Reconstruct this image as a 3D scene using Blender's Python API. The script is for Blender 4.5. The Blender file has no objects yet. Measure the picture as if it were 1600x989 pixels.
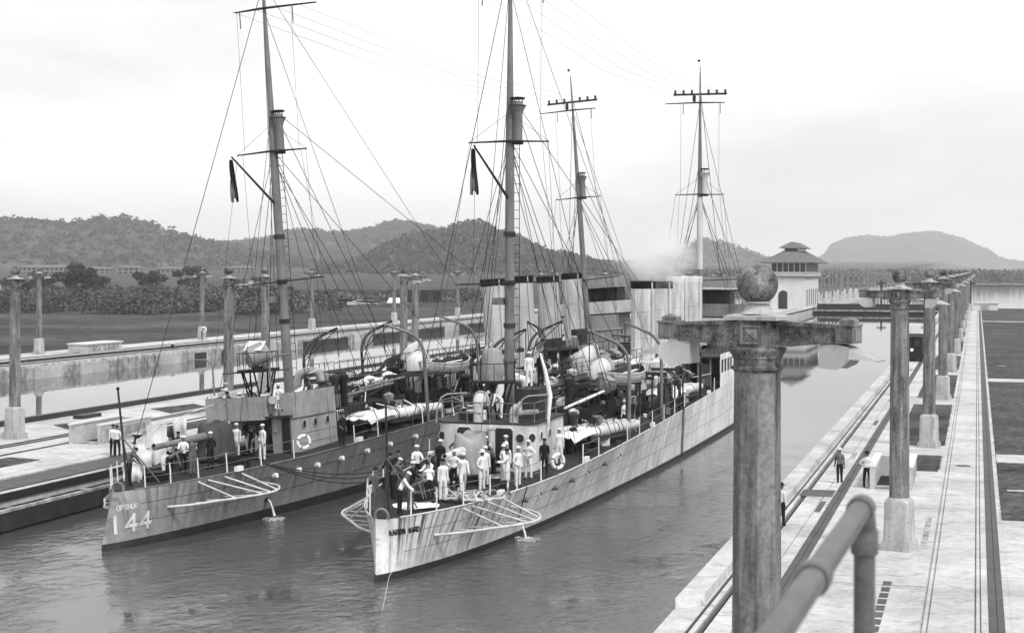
import bpy, math, random
import numpy as np
from mathutils import Vector, Matrix, noise
from math import sin, cos, pi, radians, atan2, sqrt, hypot
random.seed(7); rng = np.random.default_rng(7)
scene = bpy.context.scene
col = scene.collection

# ---------------------------------------------------------------- camera
TH = math.atan(727/2600.0)
cam_d = bpy.data.cameras.new('camera'); cam = bpy.data.objects.new('camera', cam_d); col.objects.link(cam)
cam.matrix_world = Matrix.Translation((0, 0, 12)) @ Matrix.Rotation(TH, 4, 'Z') @ Matrix.Rotation(pi/2, 4, 'X') @ Matrix.Rotation(.003, 4, 'Z')
cam_d.lens = 58.5; cam_d.sensor_width = 36; cam_d.shift_y = -.0466
cam_d.clip_start = .05; cam_d.clip_end = 40000
cam_d.dof.use_dof = True; cam_d.dof.focus_distance = 75; cam_d.dof.aperture_fstop = 6.3
scene.camera = cam

# ---------------------------------------------------------------- sky and sun
SUN_EL, SUN_AZ = radians(52), radians(128)          # azimuth from +Y towards +X
w = bpy.data.worlds.new('World'); scene.world = w; w.use_nodes = True
nt = w.node_tree; nt.nodes.clear()
N = nt.nodes.new; L = nt.links.new
out = N('ShaderNodeOutputWorld'); bg = N('ShaderNodeBackground'); sky = N('ShaderNodeTexSky')
sky.sky_type = 'NISHITA'; sky.sun_disc = False; sky.sun_elevation = SUN_EL; sky.sun_rotation = SUN_AZ
sky.dust_density = 4; sky.air_density = 1.2
bw = N('ShaderNodeRGBToBW'); L(sky.outputs[0], bw.inputs[0])
tc = N('ShaderNodeTexCoord'); mp = N('ShaderNodeMapping'); mp.inputs['Scale'].default_value = (1.3, 1.3, 4.2)
L(tc.outputs['Generated'], mp.inputs[0])
nz = N('ShaderNodeTexNoise'); nz.inputs['Scale'].default_value = 2.1; nz.inputs['Detail'].default_value = 7; nz.inputs['Roughness'].default_value = .55
L(mp.outputs[0], nz.inputs['Vector'])
mr = N('ShaderNodeMapRange'); mr.inputs[1].default_value = .36; mr.inputs[2].default_value = .62; mr.inputs[3].default_value = 5.0; mr.inputs[4].default_value = 7.3
L(nz.outputs[0], mr.inputs[0])
mx = N('ShaderNodeMix'); mx.data_type = 'FLOAT'; mx.inputs[0].default_value = .86      # overcast veil in front of the clear sky
L(bw.outputs[0], mx.inputs[2]); L(mr.outputs[0], mx.inputs[3])
L(mx.outputs[0], bg.inputs[0]); bg.inputs[1].default_value = .1; L(bg.outputs[0], out.inputs[0])
sl = bpy.data.lights.new('sun', 'SUN'); sl.energy = 1.5; sl.angle = radians(11); sl.color = (1, .985, .97)
so = bpy.data.objects.new('sun', sl); col.objects.link(so)
dsun = Vector((sin(SUN_AZ)*cos(SUN_EL), cos(SUN_AZ)*cos(SUN_EL), sin(SUN_EL)))
so.rotation_euler = dsun.to_track_quat('Z', 'Y').to_euler(); so.location = (40, -40, 90)
scene.view_settings.view_transform = 'Standard'; scene.view_settings.look = 'None'
scene.view_settings.exposure = 1.0; scene.view_settings.gamma = 1
scene.cycles.max_bounces = 6; scene.cycles.volume_bounces = 3; scene.cycles.diffuse_bounces = 3
scene.cycles.use_denoising = True

# ---------------------------------------------------------------- mesh builder
def frame_from(d):
    d = Vector(d).normalized(); a = Vector((0, 0, 1)) if abs(d.z) < .95 else Vector((0, 1, 0))
    u = d.cross(a).normalized(); v = u.cross(d).normalized(); return u, v
class MB:
    def __init__(s): s.v = []; s.f = []; s.m = []
    def add(s, vs, fs, mi=0):
        o = len(s.v); s.v += [tuple(p) for p in vs]; s.f += [tuple(i+o for i in f) for f in fs]; s.m += [mi]*len(fs); return s
    def box(s, c, d, rz=0, mi=0, M=None, taper=1.0):
        x, y, z = d[0]/2, d[1]/2, d[2]/2; t = taper
        P = [Vector(p) for p in ((-x,-y,-z),(x,-y,-z),(x,y,-z),(-x,y,-z),(-x*t,-y*t,z),(x*t,-y*t,z),(x*t,y*t,z),(-x*t,y*t,z))]
        R = M if M is not None else Matrix.Rotation(rz, 3, 'Z')
        return s.add([R @ p + Vector(c) for p in P], [(0,3,2,1),(4,5,6,7),(0,1,5,4),(1,2,6,5),(2,3,7,6),(3,0,4,7)], mi)
    def span(s, a, b, mi=0):
        return s.box([(a[i]+b[i])/2 for i in range(3)], [abs(b[i]-a[i]) for i in range(3)], 0, mi)
    def tube(s, pts, r, n=8, mi=0, closed=False, cap=True):
        pts = [Vector(p) for p in pts]; k = len(pts); rs = r if isinstance(r, (list, tuple)) else [r]*k
        vs = []; fs = []; u = None
        for i, p in enumerate(pts):
            if closed: d = pts[(i+1) % k]-pts[i-1]
            else: d = pts[min(i+1, k-1)]-pts[max(i-1, 0)]
            d = d.normalized() if d.length > 1e-9 else Vector((0, 0, 1))
            if u is None: u, v = frame_from(d)
            else:
                u = (u-d*u.dot(d)); u = u.normalized() if u.length > 1e-6 else frame_from(d)[0]; v = d.cross(u)*-1
            for j in range(n):
                a = 2*pi*j/n; vs.append(p+(u*cos(a)+v*sin(a))*rs[i])
        for i in range(k if closed else k-1):
            for j in range(n):
                a = i*n+j; b = i*n+(j+1) % n; c = ((i+1) % k)*n+(j+1) % n; d_ = ((i+1) % k)*n+j
                fs.append((a, d_, c, b))
        if cap and not closed: fs += [tuple(range(n)), tuple(reversed(range((k-1)*n, k*n)))]
        return s.add(vs, fs, mi)
    def lathe(s, prof, c=(0,0,0), n=16, mi=0, M=None, sx=1, sy=1, ph=0.0, cap=True):
        vs = []; fs = []; R = M if M is not None else Matrix.Identity(3)
        for r, z in prof:
            for j in range(n):
                a = 2*pi*(j+ph)/n; vs.append(R @ Vector((r*cos(a)*sx, r*sin(a)*sy, z)) + Vector(c))
        for i in range(len(prof)-1):
            for j in range(n): fs.append((i*n+j, i*n+(j+1) % n, (i+1)*n+(j+1) % n, (i+1)*n+j))
        if cap: fs += [tuple(reversed(range(n))), tuple(range((len(prof)-1)*n, len(prof)*n))]
        return s.add(vs, fs, mi)
    def sphere(s, c, r, n=16, m=10, mi=0, sc=(1,1,1)):
        prof = [(max(r*sin(pi*i/m), .0005), -r*cos(pi*i/m)) for i in range(m+1)]
        return s.lathe(prof, c, n, mi, Matrix.Diagonal(sc))
    def loft(s, rings, mi=0, closed=True, cap=True):
        n = len(rings[0]); vs = [p for r in rings for p in r]; fs = []
        for i in range(len(rings)-1):
            for j in range(n if closed else n-1): fs.append((i*n+j, i*n+(j+1) % n, (i+1)*n+(j+1) % n, (i+1)*n+j))
        if cap: fs += [tuple(reversed(range(n))), tuple(range((len(rings)-1)*n, len(rings)*n))]
        return s.add(vs, fs, mi)
    def prism(s, poly, z0, z1, mi=0):           # poly in xy
        n = len(poly)
        return s.add([(x, y, z0) for x, y in poly]+[(x, y, z1) for x, y in poly],
                     [tuple(reversed(range(n))), tuple(range(n, 2*n))]+[(j, (j+1) % n, n+(j+1) % n, n+j) for j in range(n)], mi)
    def mesh(s, name, mats, smooth=35):
        me = bpy.data.meshes.new(name); me.from_pydata(s.v, [], s.f)
        for m in (mats if isinstance(mats, (list, tuple)) else [mats]): me.materials.append(m)
        if any(s.m): me.polygons.foreach_set('material_index', s.m)
        if smooth: 
            me.polygons.foreach_set('use_smooth', [True]*len(s.f)); me.set_sharp_from_angle(angle=radians(smooth))
        me.update(); return me
    def build(s, name, mats, parent=None, smooth=35, loc=None):
        o = bpy.data.objects.new(name, s.mesh(name, mats, smooth)); col.objects.link(o)
        if parent: o.parent = parent
        if loc: o.location = loc
        return o
def tag(o, label=None, cat=None, group=None, kind=None):
    if label: o['label'] = label
    if cat: o['category'] = cat
    if group: o['group'] = group
    if kind: o['kind'] = kind
    return o
def empty(name, loc=(0,0,0), rz=0.0, **k):
    o = bpy.data.objects.new(name, None); col.objects.link(o); o.location = loc; o.rotation_euler = (0, 0, rz); o.empty_display_size = .2
    return tag(o, **k)
def copy_tree(o, parent=None):
    c = o.copy(); col.objects.link(c)
    if parent: c.parent = parent
    for ch in o.children: copy_tree(ch, c)
    return c
def inst(o, parent, loc, rz=0.0, name=None):
    c = o.copy(); col.objects.link(c); c.parent = parent; c.location = loc; c.rotation_euler = (0, 0, rz); return c
def itp(tab, s):
    if s <= tab[0][0]: return tab[0][1]
    for (a, b), (c, d) in zip(tab, tab[1:]):
        if s <= c: return b+(d-b)*(s-a)/(c-a)
    return tab[-1][1]
def itps(tab, s):                                # smooth (Catmull-Rom) table
    n = len(tab)
    if s <= tab[0][0]: return tab[0][1]
    if s >= tab[-1][0]: return tab[-1][1]
    for i in range(n-1):
        if s <= tab[i+1][0]:
            x0, y0 = tab[i]; x1, y1 = tab[i+1]; h = x1-x0; t = (s-x0)/h
            m0 = (y1-tab[i-1][1])/(x1-tab[i-1][0]) if i > 0 else (y1-y0)/h
            m1 = (tab[i+2][1]-y0)/(tab[i+2][0]-x0) if i+2 < n else (y1-y0)/h
            return (2*t**3-3*t*t+1)*y0+(t**3-2*t*t+t)*h*m0+(-2*t**3+3*t*t)*y1+(t**3-t*t)*h*m1
def arc(c, r, a0, a1, n, ax=(1,0,0), ay=(0,0,1)):
    c = Vector(c); ax = Vector(ax); ay = Vector(ay)
    return [c+ax*(r*cos(a0+(a1-a0)*i/n))+ay*(r*sin(a0+(a1-a0)*i/n)) for i in range(n+1)]

# ---------------------------------------------------------------- materials (black and white photograph: neutral greys)
MATS = {}
def mat(name, base, rough=.65, var=.25, scale=2.0, streak=0.0, sscale=3.0, fine=.12, bump=.15, metal=0.0, spots=0.0, zs=.12, xs=1.0, aft=0.0):
    if name in MATS: return MATS[name]
    m = bpy.data.materials.new(name); MATS[name] = m; m.use_nodes = True; t = m.node_tree; n = t.nodes; l = t.links
    b = n['Principled BSDF']; b.inputs['Roughness'].default_value = rough; b.inputs['Metallic'].default_value = metal; b.inputs['Specular IOR Level'].default_value = .06 if rough >= .8 else .16 if rough > .52 else .4
    co = n.new('ShaderNodeTexCoord'); oi = n.new('ShaderNodeObjectInfo'); ad = n.new('ShaderNodeVectorMath'); ad.operation = 'ADD'
    l.new(co.outputs['Object'], ad.inputs[0]); l.new(oi.outputs['Location'], ad.inputs[1]); vb = ad.outputs[0]      # alike pieces do not share stains
    def nse(sc, det, vec=None, r=.6):
        q = n.new('ShaderNodeTexNoise'); q.inputs['Scale'].default_value = sc; q.inputs['Detail'].default_value = det; q.inputs['Roughness'].default_value = r
        l.new(vec if vec is not None else vb, q.inputs['Vector']); return q.outputs[0]
    def rng_(v, a, b_, c, d):
        q = n.new('ShaderNodeMapRange'); q.inputs[1].default_value = a; q.inputs[2].default_value = b_; q.inputs[3].default_value = c; q.inputs[4].default_value = d
        l.new(v, q.inputs[0]); return q.outputs[0]
    def mul(a, b_):
        q = n.new('ShaderNodeMath'); q.operation = 'MULTIPLY'; l.new(a, q.inputs[0])
        if isinstance(b_, float): q.inputs[1].default_value = b_
        else: l.new(b_, q.inputs[1])
        return q.outputs[0]
    big = nse(scale, 6)
    f = rng_(big, .3, .7, 1-var, 1+var)
    fin = nse(scale*14, 4)
    f = mul(f, rng_(fin, .3, .7, 1-fine, 1+fine))
    if streak:
        mpp = n.new('ShaderNodeMapping'); mpp.inputs['Scale'].default_value = (xs, 1, zs); l.new(vb, mpp.inputs[0])
        st = nse(sscale, 5, mpp.outputs[0], .68)
        k_ = rng_(st, .44, .66, 1.0, 1-streak)
        f = mul(f, k_)
        if aft:                                   # heavy rust runs confined to the stern
            sp_ = n.new('ShaderNodeSeparateXYZ'); l.new(co.outputs['Object'], sp_.inputs[0])
            st2 = nse(sscale*1.7, 4, mpp.outputs[0], .6); h = rng_(st2, .50, .60, 0, aft); g = rng_(sp_.outputs['Y'], 6.5, 12, 1, .12); g2 = rng_(sp_.outputs['Z'], .2, 1.6, .15, 1); h = mul(mul(h, g), g2)
            iv = n.new('ShaderNodeMath'); iv.operation = 'SUBTRACT'; iv.inputs[0].default_value = 1; l.new(h, iv.inputs[1]); f = mul(f, iv.outputs[0])
    if spots:
        sp = nse(scale*5, 5, None, .7)
        f = mul(f, rng_(sp, .52, .7, 1.0, 1-spots))
    f = mul(f, float(base))
    cb = n.new('ShaderNodeCombineColor'); [l.new(f, cb.inputs[i]) for i in range(3)]
    l.new(cb.outputs[0], b.inputs['Base Color'])
    if bump:
        bp = n.new('ShaderNodeBump'); bp.inputs['Strength'].default_value = bump; bp.inputs['Distance'].default_value = .03
        l.new(fin, bp.inputs['Height']); l.new(bp.outputs[0], b.inputs['Normal'])
    return m
M_conc   = mat('pale_concrete', .43, .85, .24, .26, 0, 3, .14, .12, spots=.36)
M_conc2  = mat('stained_concrete', .36, .9, .45, 1.3, .55, 1.4, .2, .4, spots=.35)
M_post   = mat('post_concrete', .21, .85, .18, .9, .68, 4.6, .24, .3, spots=.35, zs=.1)
M_post_d = mat('mottled_post_concrete', .17, .9, .7, 2.2, .5, 5.0, .4, .45, spots=.85)
M_postb  = mat('pale_post_base', .40, .85, .18, 1.0, .3, 3.0, .15, .3, spots=.2)
M_hood   = mat('painted_lamp_hood', .36, .55, .14, 1.4, .12, 2.0, .06, .1)
M_steel  = mat('dark_track_steel', .02, .5, .35, 2.0, 0, 3, .3, .2)
M_steel2 = mat('worn_track_cover', .07, .6, .25, 1.2, 0, 3, .2, .2)
M_groove = mat('groove_dirt', .03, .95, .4, 3)
M_grass  = mat('mown_grass', .062, .95, .5, .16, 0, 3, .7, .8)
M_grassf = mat('rough_field_grass', .055, .95, .6, .03, 0, 3, .5, .4)
M_field  = mat('far_field', .11, .95, .4, .012, 0, 3, .3, .3)
M_scrub  = mat('scrub_leaves', .082, .8, .75, .035, 0, 3, .4, 0)
M_wood   = mat('forest_canopy', .058, .95, .6, .012, 0, 3, .7, 0)
M_woodl  = mat('ridge_leaves', .055, .9, .4, .1, 0, 3, .4, 0)
M_trunk  = mat('bark', .12, .9, .3, 2)
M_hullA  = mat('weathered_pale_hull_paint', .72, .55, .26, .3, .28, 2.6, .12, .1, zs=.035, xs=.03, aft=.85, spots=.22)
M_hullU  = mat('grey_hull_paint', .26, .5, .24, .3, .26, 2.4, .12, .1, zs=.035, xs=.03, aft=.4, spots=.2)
M_boot   = mat('boot_topping', .025, .5, .4, .7)
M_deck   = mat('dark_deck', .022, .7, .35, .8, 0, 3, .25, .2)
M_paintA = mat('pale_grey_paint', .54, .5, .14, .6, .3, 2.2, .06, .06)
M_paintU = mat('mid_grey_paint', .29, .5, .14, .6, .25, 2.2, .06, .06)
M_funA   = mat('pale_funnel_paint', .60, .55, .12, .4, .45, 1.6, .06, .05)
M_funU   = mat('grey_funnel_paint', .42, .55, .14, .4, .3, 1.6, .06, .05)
M_soot   = mat('soot', .01, .85, .3, 2)
M_dark   = mat('dark_iron', .012, .55, .35, 1.5)
M_dark2  = mat('dark_grey_iron', .035, .6, .35, 1.5)  # even dark grey for ironwork, between the near black and the mid grey
M_mid    = mat('grey_iron', .17, .55, .3, 1.5, .2)
M_mast   = mat('mast_paint', .17, .55, .2, .6, .3, 2.5)
M_mastw  = mat('whitened_mast_paint', .52, .6, .15, .6, .2, 2.5)
M_white  = mat('white_paint', .74, .5, .1, 1.2, .1)
M_canvas = mat('pale_canvas', .68, .9, .14, 1.8, .1, 3, .12, .3)
M_canvg  = mat('grey_canvas', .28, .9, .2, 1.8, .2, 3, .12, .3)
M_canvd  = mat('dark_tarpaulin', .06, .7, .3, 2.5, .2, 4, .12, .4)
M_rope   = mat('pale_rope', .5, .95, .3, 9)
M_wire   = mat('rigging_wire', .025, .6, .2, 3)
M_cloth  = mat('white_cotton', .66, .95, .08, 3, 0, 3, .08, .2)
M_navy   = mat('dark_cloth', .018, .95, .25, 4, 0, 3, .15, .2)
M_denim  = mat('grey_cloth', .11, .95, .25, 4, 0, 3, .15, .2)
M_skin   = mat('tanned_skin', .15, .6, .12, 5, 0, 3, .05, .05)
M_hair   = mat('black_hair', .012, .7, .2, 5)
M_shoe   = mat('black_leather', .012, .4, .2, 5)
M_rail   = mat('grey_pipe_paint', .095, .42, .22, 6, 0, 3, .2, .12, spots=.3)
M_build  = mat('white_stucco', .62, .85, .1, .4, .12, 1.5)
M_roof   = mat('roof_tiles', .13, .8, .2, .8)
M_buildd = mat('weathered_boards', .17, .85, .25, .6)
M_win    = mat('dark_window', .02, .25, .3, .3, bump=0)
M_glass  = mat('porthole_glass', .03, .12, .2, 3, bump=0)

def water_mat(name, base, sc, strength, rough, calm):
    m = bpy.data.materials.new(name); m.use_nodes = True; t = m.node_tree; n = t.nodes; l = t.links; b = n['Principled BSDF']
    b.inputs['Base Color'].default_value = (base,)*3+(1,); b.inputs['Roughness'].default_value = rough; b.inputs['IOR'].default_value = 1.33
    co = n.new('ShaderNodeTexCoord'); mp = n.new('ShaderNodeMapping'); mp.inputs['Scale'].default_value = (1, .75, 1); mp.inputs['Rotation'].default_value = (0, 0, .5); l.new(co.outputs['Object'], mp.inputs[0])
    a = n.new('ShaderNodeTexNoise'); a.inputs['Scale'].default_value = sc; a.inputs['Detail'].default_value = 5; a.inputs['Roughness'].default_value = .55; a.inputs['Distortion'].default_value = .5; l.new(mp.outputs[0], a.inputs['Vector'])
    c = n.new('ShaderNodeTexNoise'); c.inputs['Scale'].default_value = sc*.11; c.inputs['Detail'].default_value = 3; l.new(mp.outputs[0], c.inputs['Vector'])
    # calm slicks and ruffled patches
    k = n.new('ShaderNodeMapRange'); k.inputs[1].default_value = .38; k.inputs[2].default_value = .62; k.inputs[3].default_value = .15; k.inputs[4].default_value = 1.5; l.new(c.outputs[0], k.inputs[0])
    sx_ = n.new('ShaderNodeSeparateXYZ'); l.new(co.outputs['Object'], sx_.inputs[0])                # breeze ruffles the near end, the far end lies calm
    g = n.new('ShaderNodeMapRange'); g.inputs[1].default_value = 75; g.inputs[2].default_value = 125; g.inputs[3].default_value = 1; g.inputs[4].default_value = calm; l.new(sx_.outputs['Y'], g.inputs[0])
    kg = n.new('ShaderNodeMath'); kg.operation = 'MULTIPLY'; l.new(k.outputs[0], kg.inputs[0]); l.new(g.outputs[0], kg.inputs[1])
    mu = n.new('ShaderNodeMath'); mu.operation = 'MULTIPLY'; l.new(a.outputs[0], mu.inputs[0]); l.new(kg.outputs[0], mu.inputs[1])
    bp = n.new('ShaderNodeBump'); bp.inputs['Strength'].default_value = strength; bp.inputs['Distance'].default_value = .12; l.new(mu.outputs[0], bp.inputs['Height']); l.new(bp.outputs[0], b.inputs['Normal'])
    return m
M_water = water_mat('lock_water', .065, 2.0, .55, .02, .012)
M_lake  = water_mat('calm_water', .07, .7, .1, .06, .5)

# ================================================================ SETTING
def at_dl(d, l): return (-d*sin(TH)+l*cos(TH), d*cos(TH)+l*sin(TH))      # depth / lateral of the view direction -> world x, y
def strip(name, prof, y0, y1, m, parent=None, smooth=0):
    b = MB(); n = len(prof); b.add([(x, y0, z) for x, z in prof]+[(x, y1, z) for x, z in prof], [(j, n+j, n+j+1, j+1) for j in range(n-1)])
    return b.build(name, m, parent, smooth)
def sheet(name, x0, x1, y0, y1, z, m, nx=1, ny=1, h=None):
    b = MB(); X = np.linspace(x0, x1, nx+1); Y = np.linspace(y0, y1, ny+1)
    b.add([(x, y, z+(h(x, y) if h else 0)) for y in Y for x in X], [(j*(nx+1)+i, j*(nx+1)+i+1, (j+1)*(nx+1)+i+1, (j+1)*(nx+1)+i) for j in range(ny) for i in range(nx)])
    return b.build(name, m)

tag(sheet('water', -99, -5, -60, 476, 0, M_water), kind='structure')
tag(sheet('lake', -700, 900, 470, 1500, -.02, M_lake), kind='structure')
def ground_h(x, y):
    d = -x*sin(TH)+y*cos(TH)
    return max(0, (d-420))*.0042 + max(0, d-1300)*.004
tag(sheet('field', -6500, -111.5, -400, 6500, 1.46, M_grassf, 60, 90, ground_h), kind='structure')
tag(sheet('far_shore', -1500, 6500, 1320, 9000, .6, M_field, 50, 50, lambda x, y: max(0, y-1330)*.003), kind='structure')
tag(sheet('ground', -7000, 7000, -1400, 9500, -2.4, M_grassf), kind='structure')
tag(sheet('lawn', 1.02, 700, 72.8, 476, 1.51, M_grass, 8, 8), kind='structure')
tag(sheet('pavement', 1.02, 240, -60, 72.8, 1.51, M_conc), kind='structure')

tag(strip('bank', [(-111.6, 1.46), (-106, .3), (-103, -1)], 476, 2500, M_grassf), kind='structure')
Z = 1.5
# ---- right lock wall with its grooves
rw = strip('lock_wall', [(-9, -3), (-9, Z), (-8.13, Z), (-8.13, 1.4), (-8.03, 1.4), (-8.03, Z), (-7.86, Z), (-7.86, 1.22), (-7.6, 1.22), (-7.6, Z), (-6.86, Z), (-6.86, 1.45), (-6.81, 1.45), (-6.81, Z),
   (-6.4, Z), (-6.4, 1.4), (-5.9, 1.4), (-5.9, Z), (-1.6, Z), (-1.6, 1.43), (-1.53, 1.43), (-1.53, Z), (-1.42, Z), (-1.42, 1.43), (-1.38, 1.43), (-1.38, 1.44), (-.05, 1.44), (-.05, 1.4), (0, 1.4), (0, Z),
   (.1, Z), (.1, 1.42), (.15, 1.42), (.15, Z), (.36, Z), (.36, 1.4), (.82, 1.4), (.82, Z), (1.03, Z), (1.03, .5)], -60, 476, M_conc)
tag(rw, 'long pale concrete lock wall along the right side with tow tracks and grooves on top', 'lock wall')
for x0, x1, z0, z1, nm, m in ((-8.11, -8.05, 1.4, 1.53, 'rail', M_steel), (-7.78, -7.68, 1.22, 1.47, 'rail', M_steel), (-6.39, -6.165, 1.41, 1.49, 'slot_cover', M_steel2), (-6.145, -5.91, 1.41, 1.485, 'slot_cover', M_steel2),
                              (.37, .595, 1.41, 1.53, 'duct_cover', M_steel2), (.615, .81, 1.41, 1.525, 'duct_cover', M_steel2)):
    b = MB(); y = -40
    b.span((x0, -60, z0), (x1, 470, z1)); b.build(nm, m, rw, 0)
b = MB()                                          # walkway slabs, one object each where they can be told apart
slab_me = MB().box((0, 0, .02), (1.31, 3.95, .075)).mesh('walkway_slab', M_conc, 0)
for k in range(60):
    o = bpy.data.objects.new('walkway_slab', slab_me); col.objects.link(o); o.parent = rw; o.location = (-.715, 30+k*3.96, 1.44+.002*random.random())
b = MB(); b.span((-1.36, 270, 1.42), (-.06, 470, 1.495)); b.build('walkway_end', M_conc, rw, 0)
b = MB()
b.add([(-8.96, 50.9, Z+.003), (-8.3, 51.6, Z+.003), (-8.22, 51.9, Z+.003), (-8.22, 455, Z+.003), (-9.02, 455, Z+.003), (-9.02, 50.9, 1.2),
       (-8.96, 51.4, Z+.28), (-8.34, 52.1, Z+.28), (-8.25, 52.3, Z+.28), (-8.25, 455, Z+.28), (-9.0, 455, Z+.28), (-9.02, 51.2, Z+.28)],
      [(0, 1, 7, 6), (1, 2, 8, 7), (2, 3, 9, 8), (3, 4, 10, 9), (4, 5, 11, 10), (5, 0, 6, 11), (6, 7, 8, 9, 10, 11)])
b.build('coping', M_conc, rw, 0)
b = MB(); b.span((-7.95, 78.1, 1.48), (-6.45, 80.4, 1.515)); b.build('steel_plate', M_steel2, rw, 0)
for k in range(7):                                # joints and small covers in the paving
    b = MB(); b.span((-6.8, 52+k*21, Z-.05), (-6.55, 55.5+k*21, Z+.006)); b.build('cover_plate', M_steel2 if k % 2 else M_conc2, rw, 0)
for k in range(14):
    MB().span((-5.88, 38+k*9.4, Z-.03), (-1.62, 38.035+k*9.4, Z+.004)).build('joint', M_groove, rw, 0); MB().span((-8.0, 41+k*9.4, Z-.03), (-7.88, 41.03+k*9.4, Z+.004)).build('joint', M_groove, rw, 0); MB().span((-7.58, 41+k*9.4, Z-.03), (-6.9, 41.03+k*9.4, Z+.004)).build('joint', M_groove, rw, 0)
for k in range(11):
    b = MB(); b.span((-3.02, 46.2+k*1.05, Z-.05), (-2.74, 47.0+k*1.05, Z+.005)); b.build('drain_cover', M_steel2, rw, 0)
for k in range(4):
    b = MB(); b.span((-2.05, 65.2+k*2.05, Z-.05), (-1.82, 67.1+k*2.05, Z+.006)); b.build('hatch_cover', M_conc2, rw, 0)
    b = MB(); b.span((-2.55, 65.2+k*2.05, Z-.05), (-2.1, 67.1+k*2.05, Z+.005)); b.build('hatch_cover', M_conc, rw, 0)
b = MB(); b.lathe([(.42, 0), (.42, .012), (.34, .012), (.34, .004)], (-.7, 92.6, 1.496), 20); b.build('manhole_cover', M_steel2, rw)
for x0, x1, y0, y1 in ((-4.75, -1.85, 102.8, 134), (-3.6, -1.95, 89.5, 97.3), (-4.75, -1.85, 141, 172), (-4.75, -1.85, 181, 211), (-4.75, -1.85, 220, 262), (-4.75, -1.85, 270, 330)):
    o = sheet('grass_plot', x0, x1, y0, y1, Z+.012, M_grass, 4, 10); o.parent = rw
for y0, y1 in ((94.6, 98.6), (163, 167.5), (352, 356)):
    b = MB(); b.span((1.05, y0, 1.4), (70 if y1-y0 > 1 else 2.6, y1, 1.535)); tag(b.build('path', M_conc, None, 0), kind='structure')
b = MB()                                          # grass edging tufts along the lawn borders
def tufts(name, lines, n, h, parent=None):
    b = MB()
    for _ in range(n):
        (x0, y0), (x1, y1) = random.choice(lines); t = random.random(); x = x0+(x1-x0)*t+random.gauss(0, .06); y = y0+(y1-y0)*t+random.gauss(0, .06); a = random.random()*6.3; s_ = h*random.uniform(.5, 1.2)
        b.add([(x-cos(a)*s_, y-sin(a)*s_, 1.5), (x+cos(a)*s_, y+sin(a)*s_, 1.5), (x+random.gauss(0, s_*.5), y+random.gauss(0, s_*.5), 1.5+s_)], [(0, 1, 2)])
    return tag(b.build(name, M_grass, parent, 0), kind='stuff')
tufts('grass_edging', [((1.06, 73), (1.06, 94.5)), ((1.06, 98.7), (1.06, 160)), ((1.06, 168.2), (1.06, 235)), ((-1.85, 103), (-1.85, 134)), ((-1.95, 90), (-1.95, 97)), ((1.1, 72.9), (14, 72.9)), ((1.1, 94.4), (14, 94.4)), ((1.1, 98.8), (14, 98.8)), ((-4.7, 102.8), (-1.9, 102.8))], 2600, .035)
for x0, x1, y in ((1.4, 2.6, 82.5), (2.9, 3.5, 75.5), (4.5, 5.2, 138), (2.2, 3.0, 190)):
    MB().span((x0, y, 1.5), (x1, y+.35, 1.54)).build('paving_slab', M_conc, None, 0)['kind'] = 'structure'

# ---- centre lock wall
cw = strip('lock_wall', [(-62, -3), (-62, Z), (-61.2, Z), (-61.2, 1.46), (-61.1, 1.46), (-61.1, Z), (-47.55, Z), (-47.55, 1.44), (-47.45, 1.44), (-47.45, Z), (-46.6, Z), (-46.6, 1.3), (-46.0, 1.3), (-46.0, Z),
   (-45.25, Z), (-45.25, 1.36), (-44.75, 1.36), (-44.75, Z), (-43.3, Z), (-43.3, -3)], -60, 476, M_conc)
tag(cw, 'broad pale concrete middle lock wall beyond the left ship, tow tracks along its top', 'lock wall')
for x0, x1, z0, z1, nm in ((-62.15, -61.75, 1.3, 1.86, 'fender_rail'), (-61.19, -61.11, 1.46, 1.5, 'groove_lining'), (-55.15, -55.0, 1.4, 1.56, 'rail'), (-54.55, -54.4, 1.4, 1.56, 'rail'), (-52.4, -52.22, 1.4, 1.55, 'rail'), (-46.59, -46.01, 1.3, 1.42, 'slot_cover'), (-45.24, -44.76, 1.36, 1.44, 'slot_cover'), (-43.32, -43.22, 1.2, 1.56, 'edge_band')):
    b = MB(); b.span((x0, -60, z0), (x1, 470, z1)); b.build(nm, M_steel, cw, 0)
for y0 in (92.5, 106, 120, 136):
    b = MB(); b.prism([(-59.2, y0+6), (-58.2, y0+11), (-56.1, y0+9), (-56.0, y0+3)], 1.505, 1.53); b.build('grass_plot', M_grass, cw, 0)
for y0 in (74, 99.5, 121):
    b = MB(); b.prism([(-51.6, y0-1), (-51.4, y0+7), (-49.2, y0+6.5), (-49.3, y0-4)], 1.505, 1.53); b.build('grass_plot', M_grass, cw, 0)
b = MB(); b.prism([(-45.9, 40), (-44.0, 40), (-44.0, 88), (-44.3, 90), (-45.0, 91), (-45.6, 90.4), (-45.9, 88)], 1.503, 1.56); b.build('gate_slot_cover', M_steel2, cw, 0)
b = MB(); b.span((-60.4, 103, 1.45), (-59.6, 105.5, 1.75)); b.build('cable_box', M_steel, cw, 0)
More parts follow.
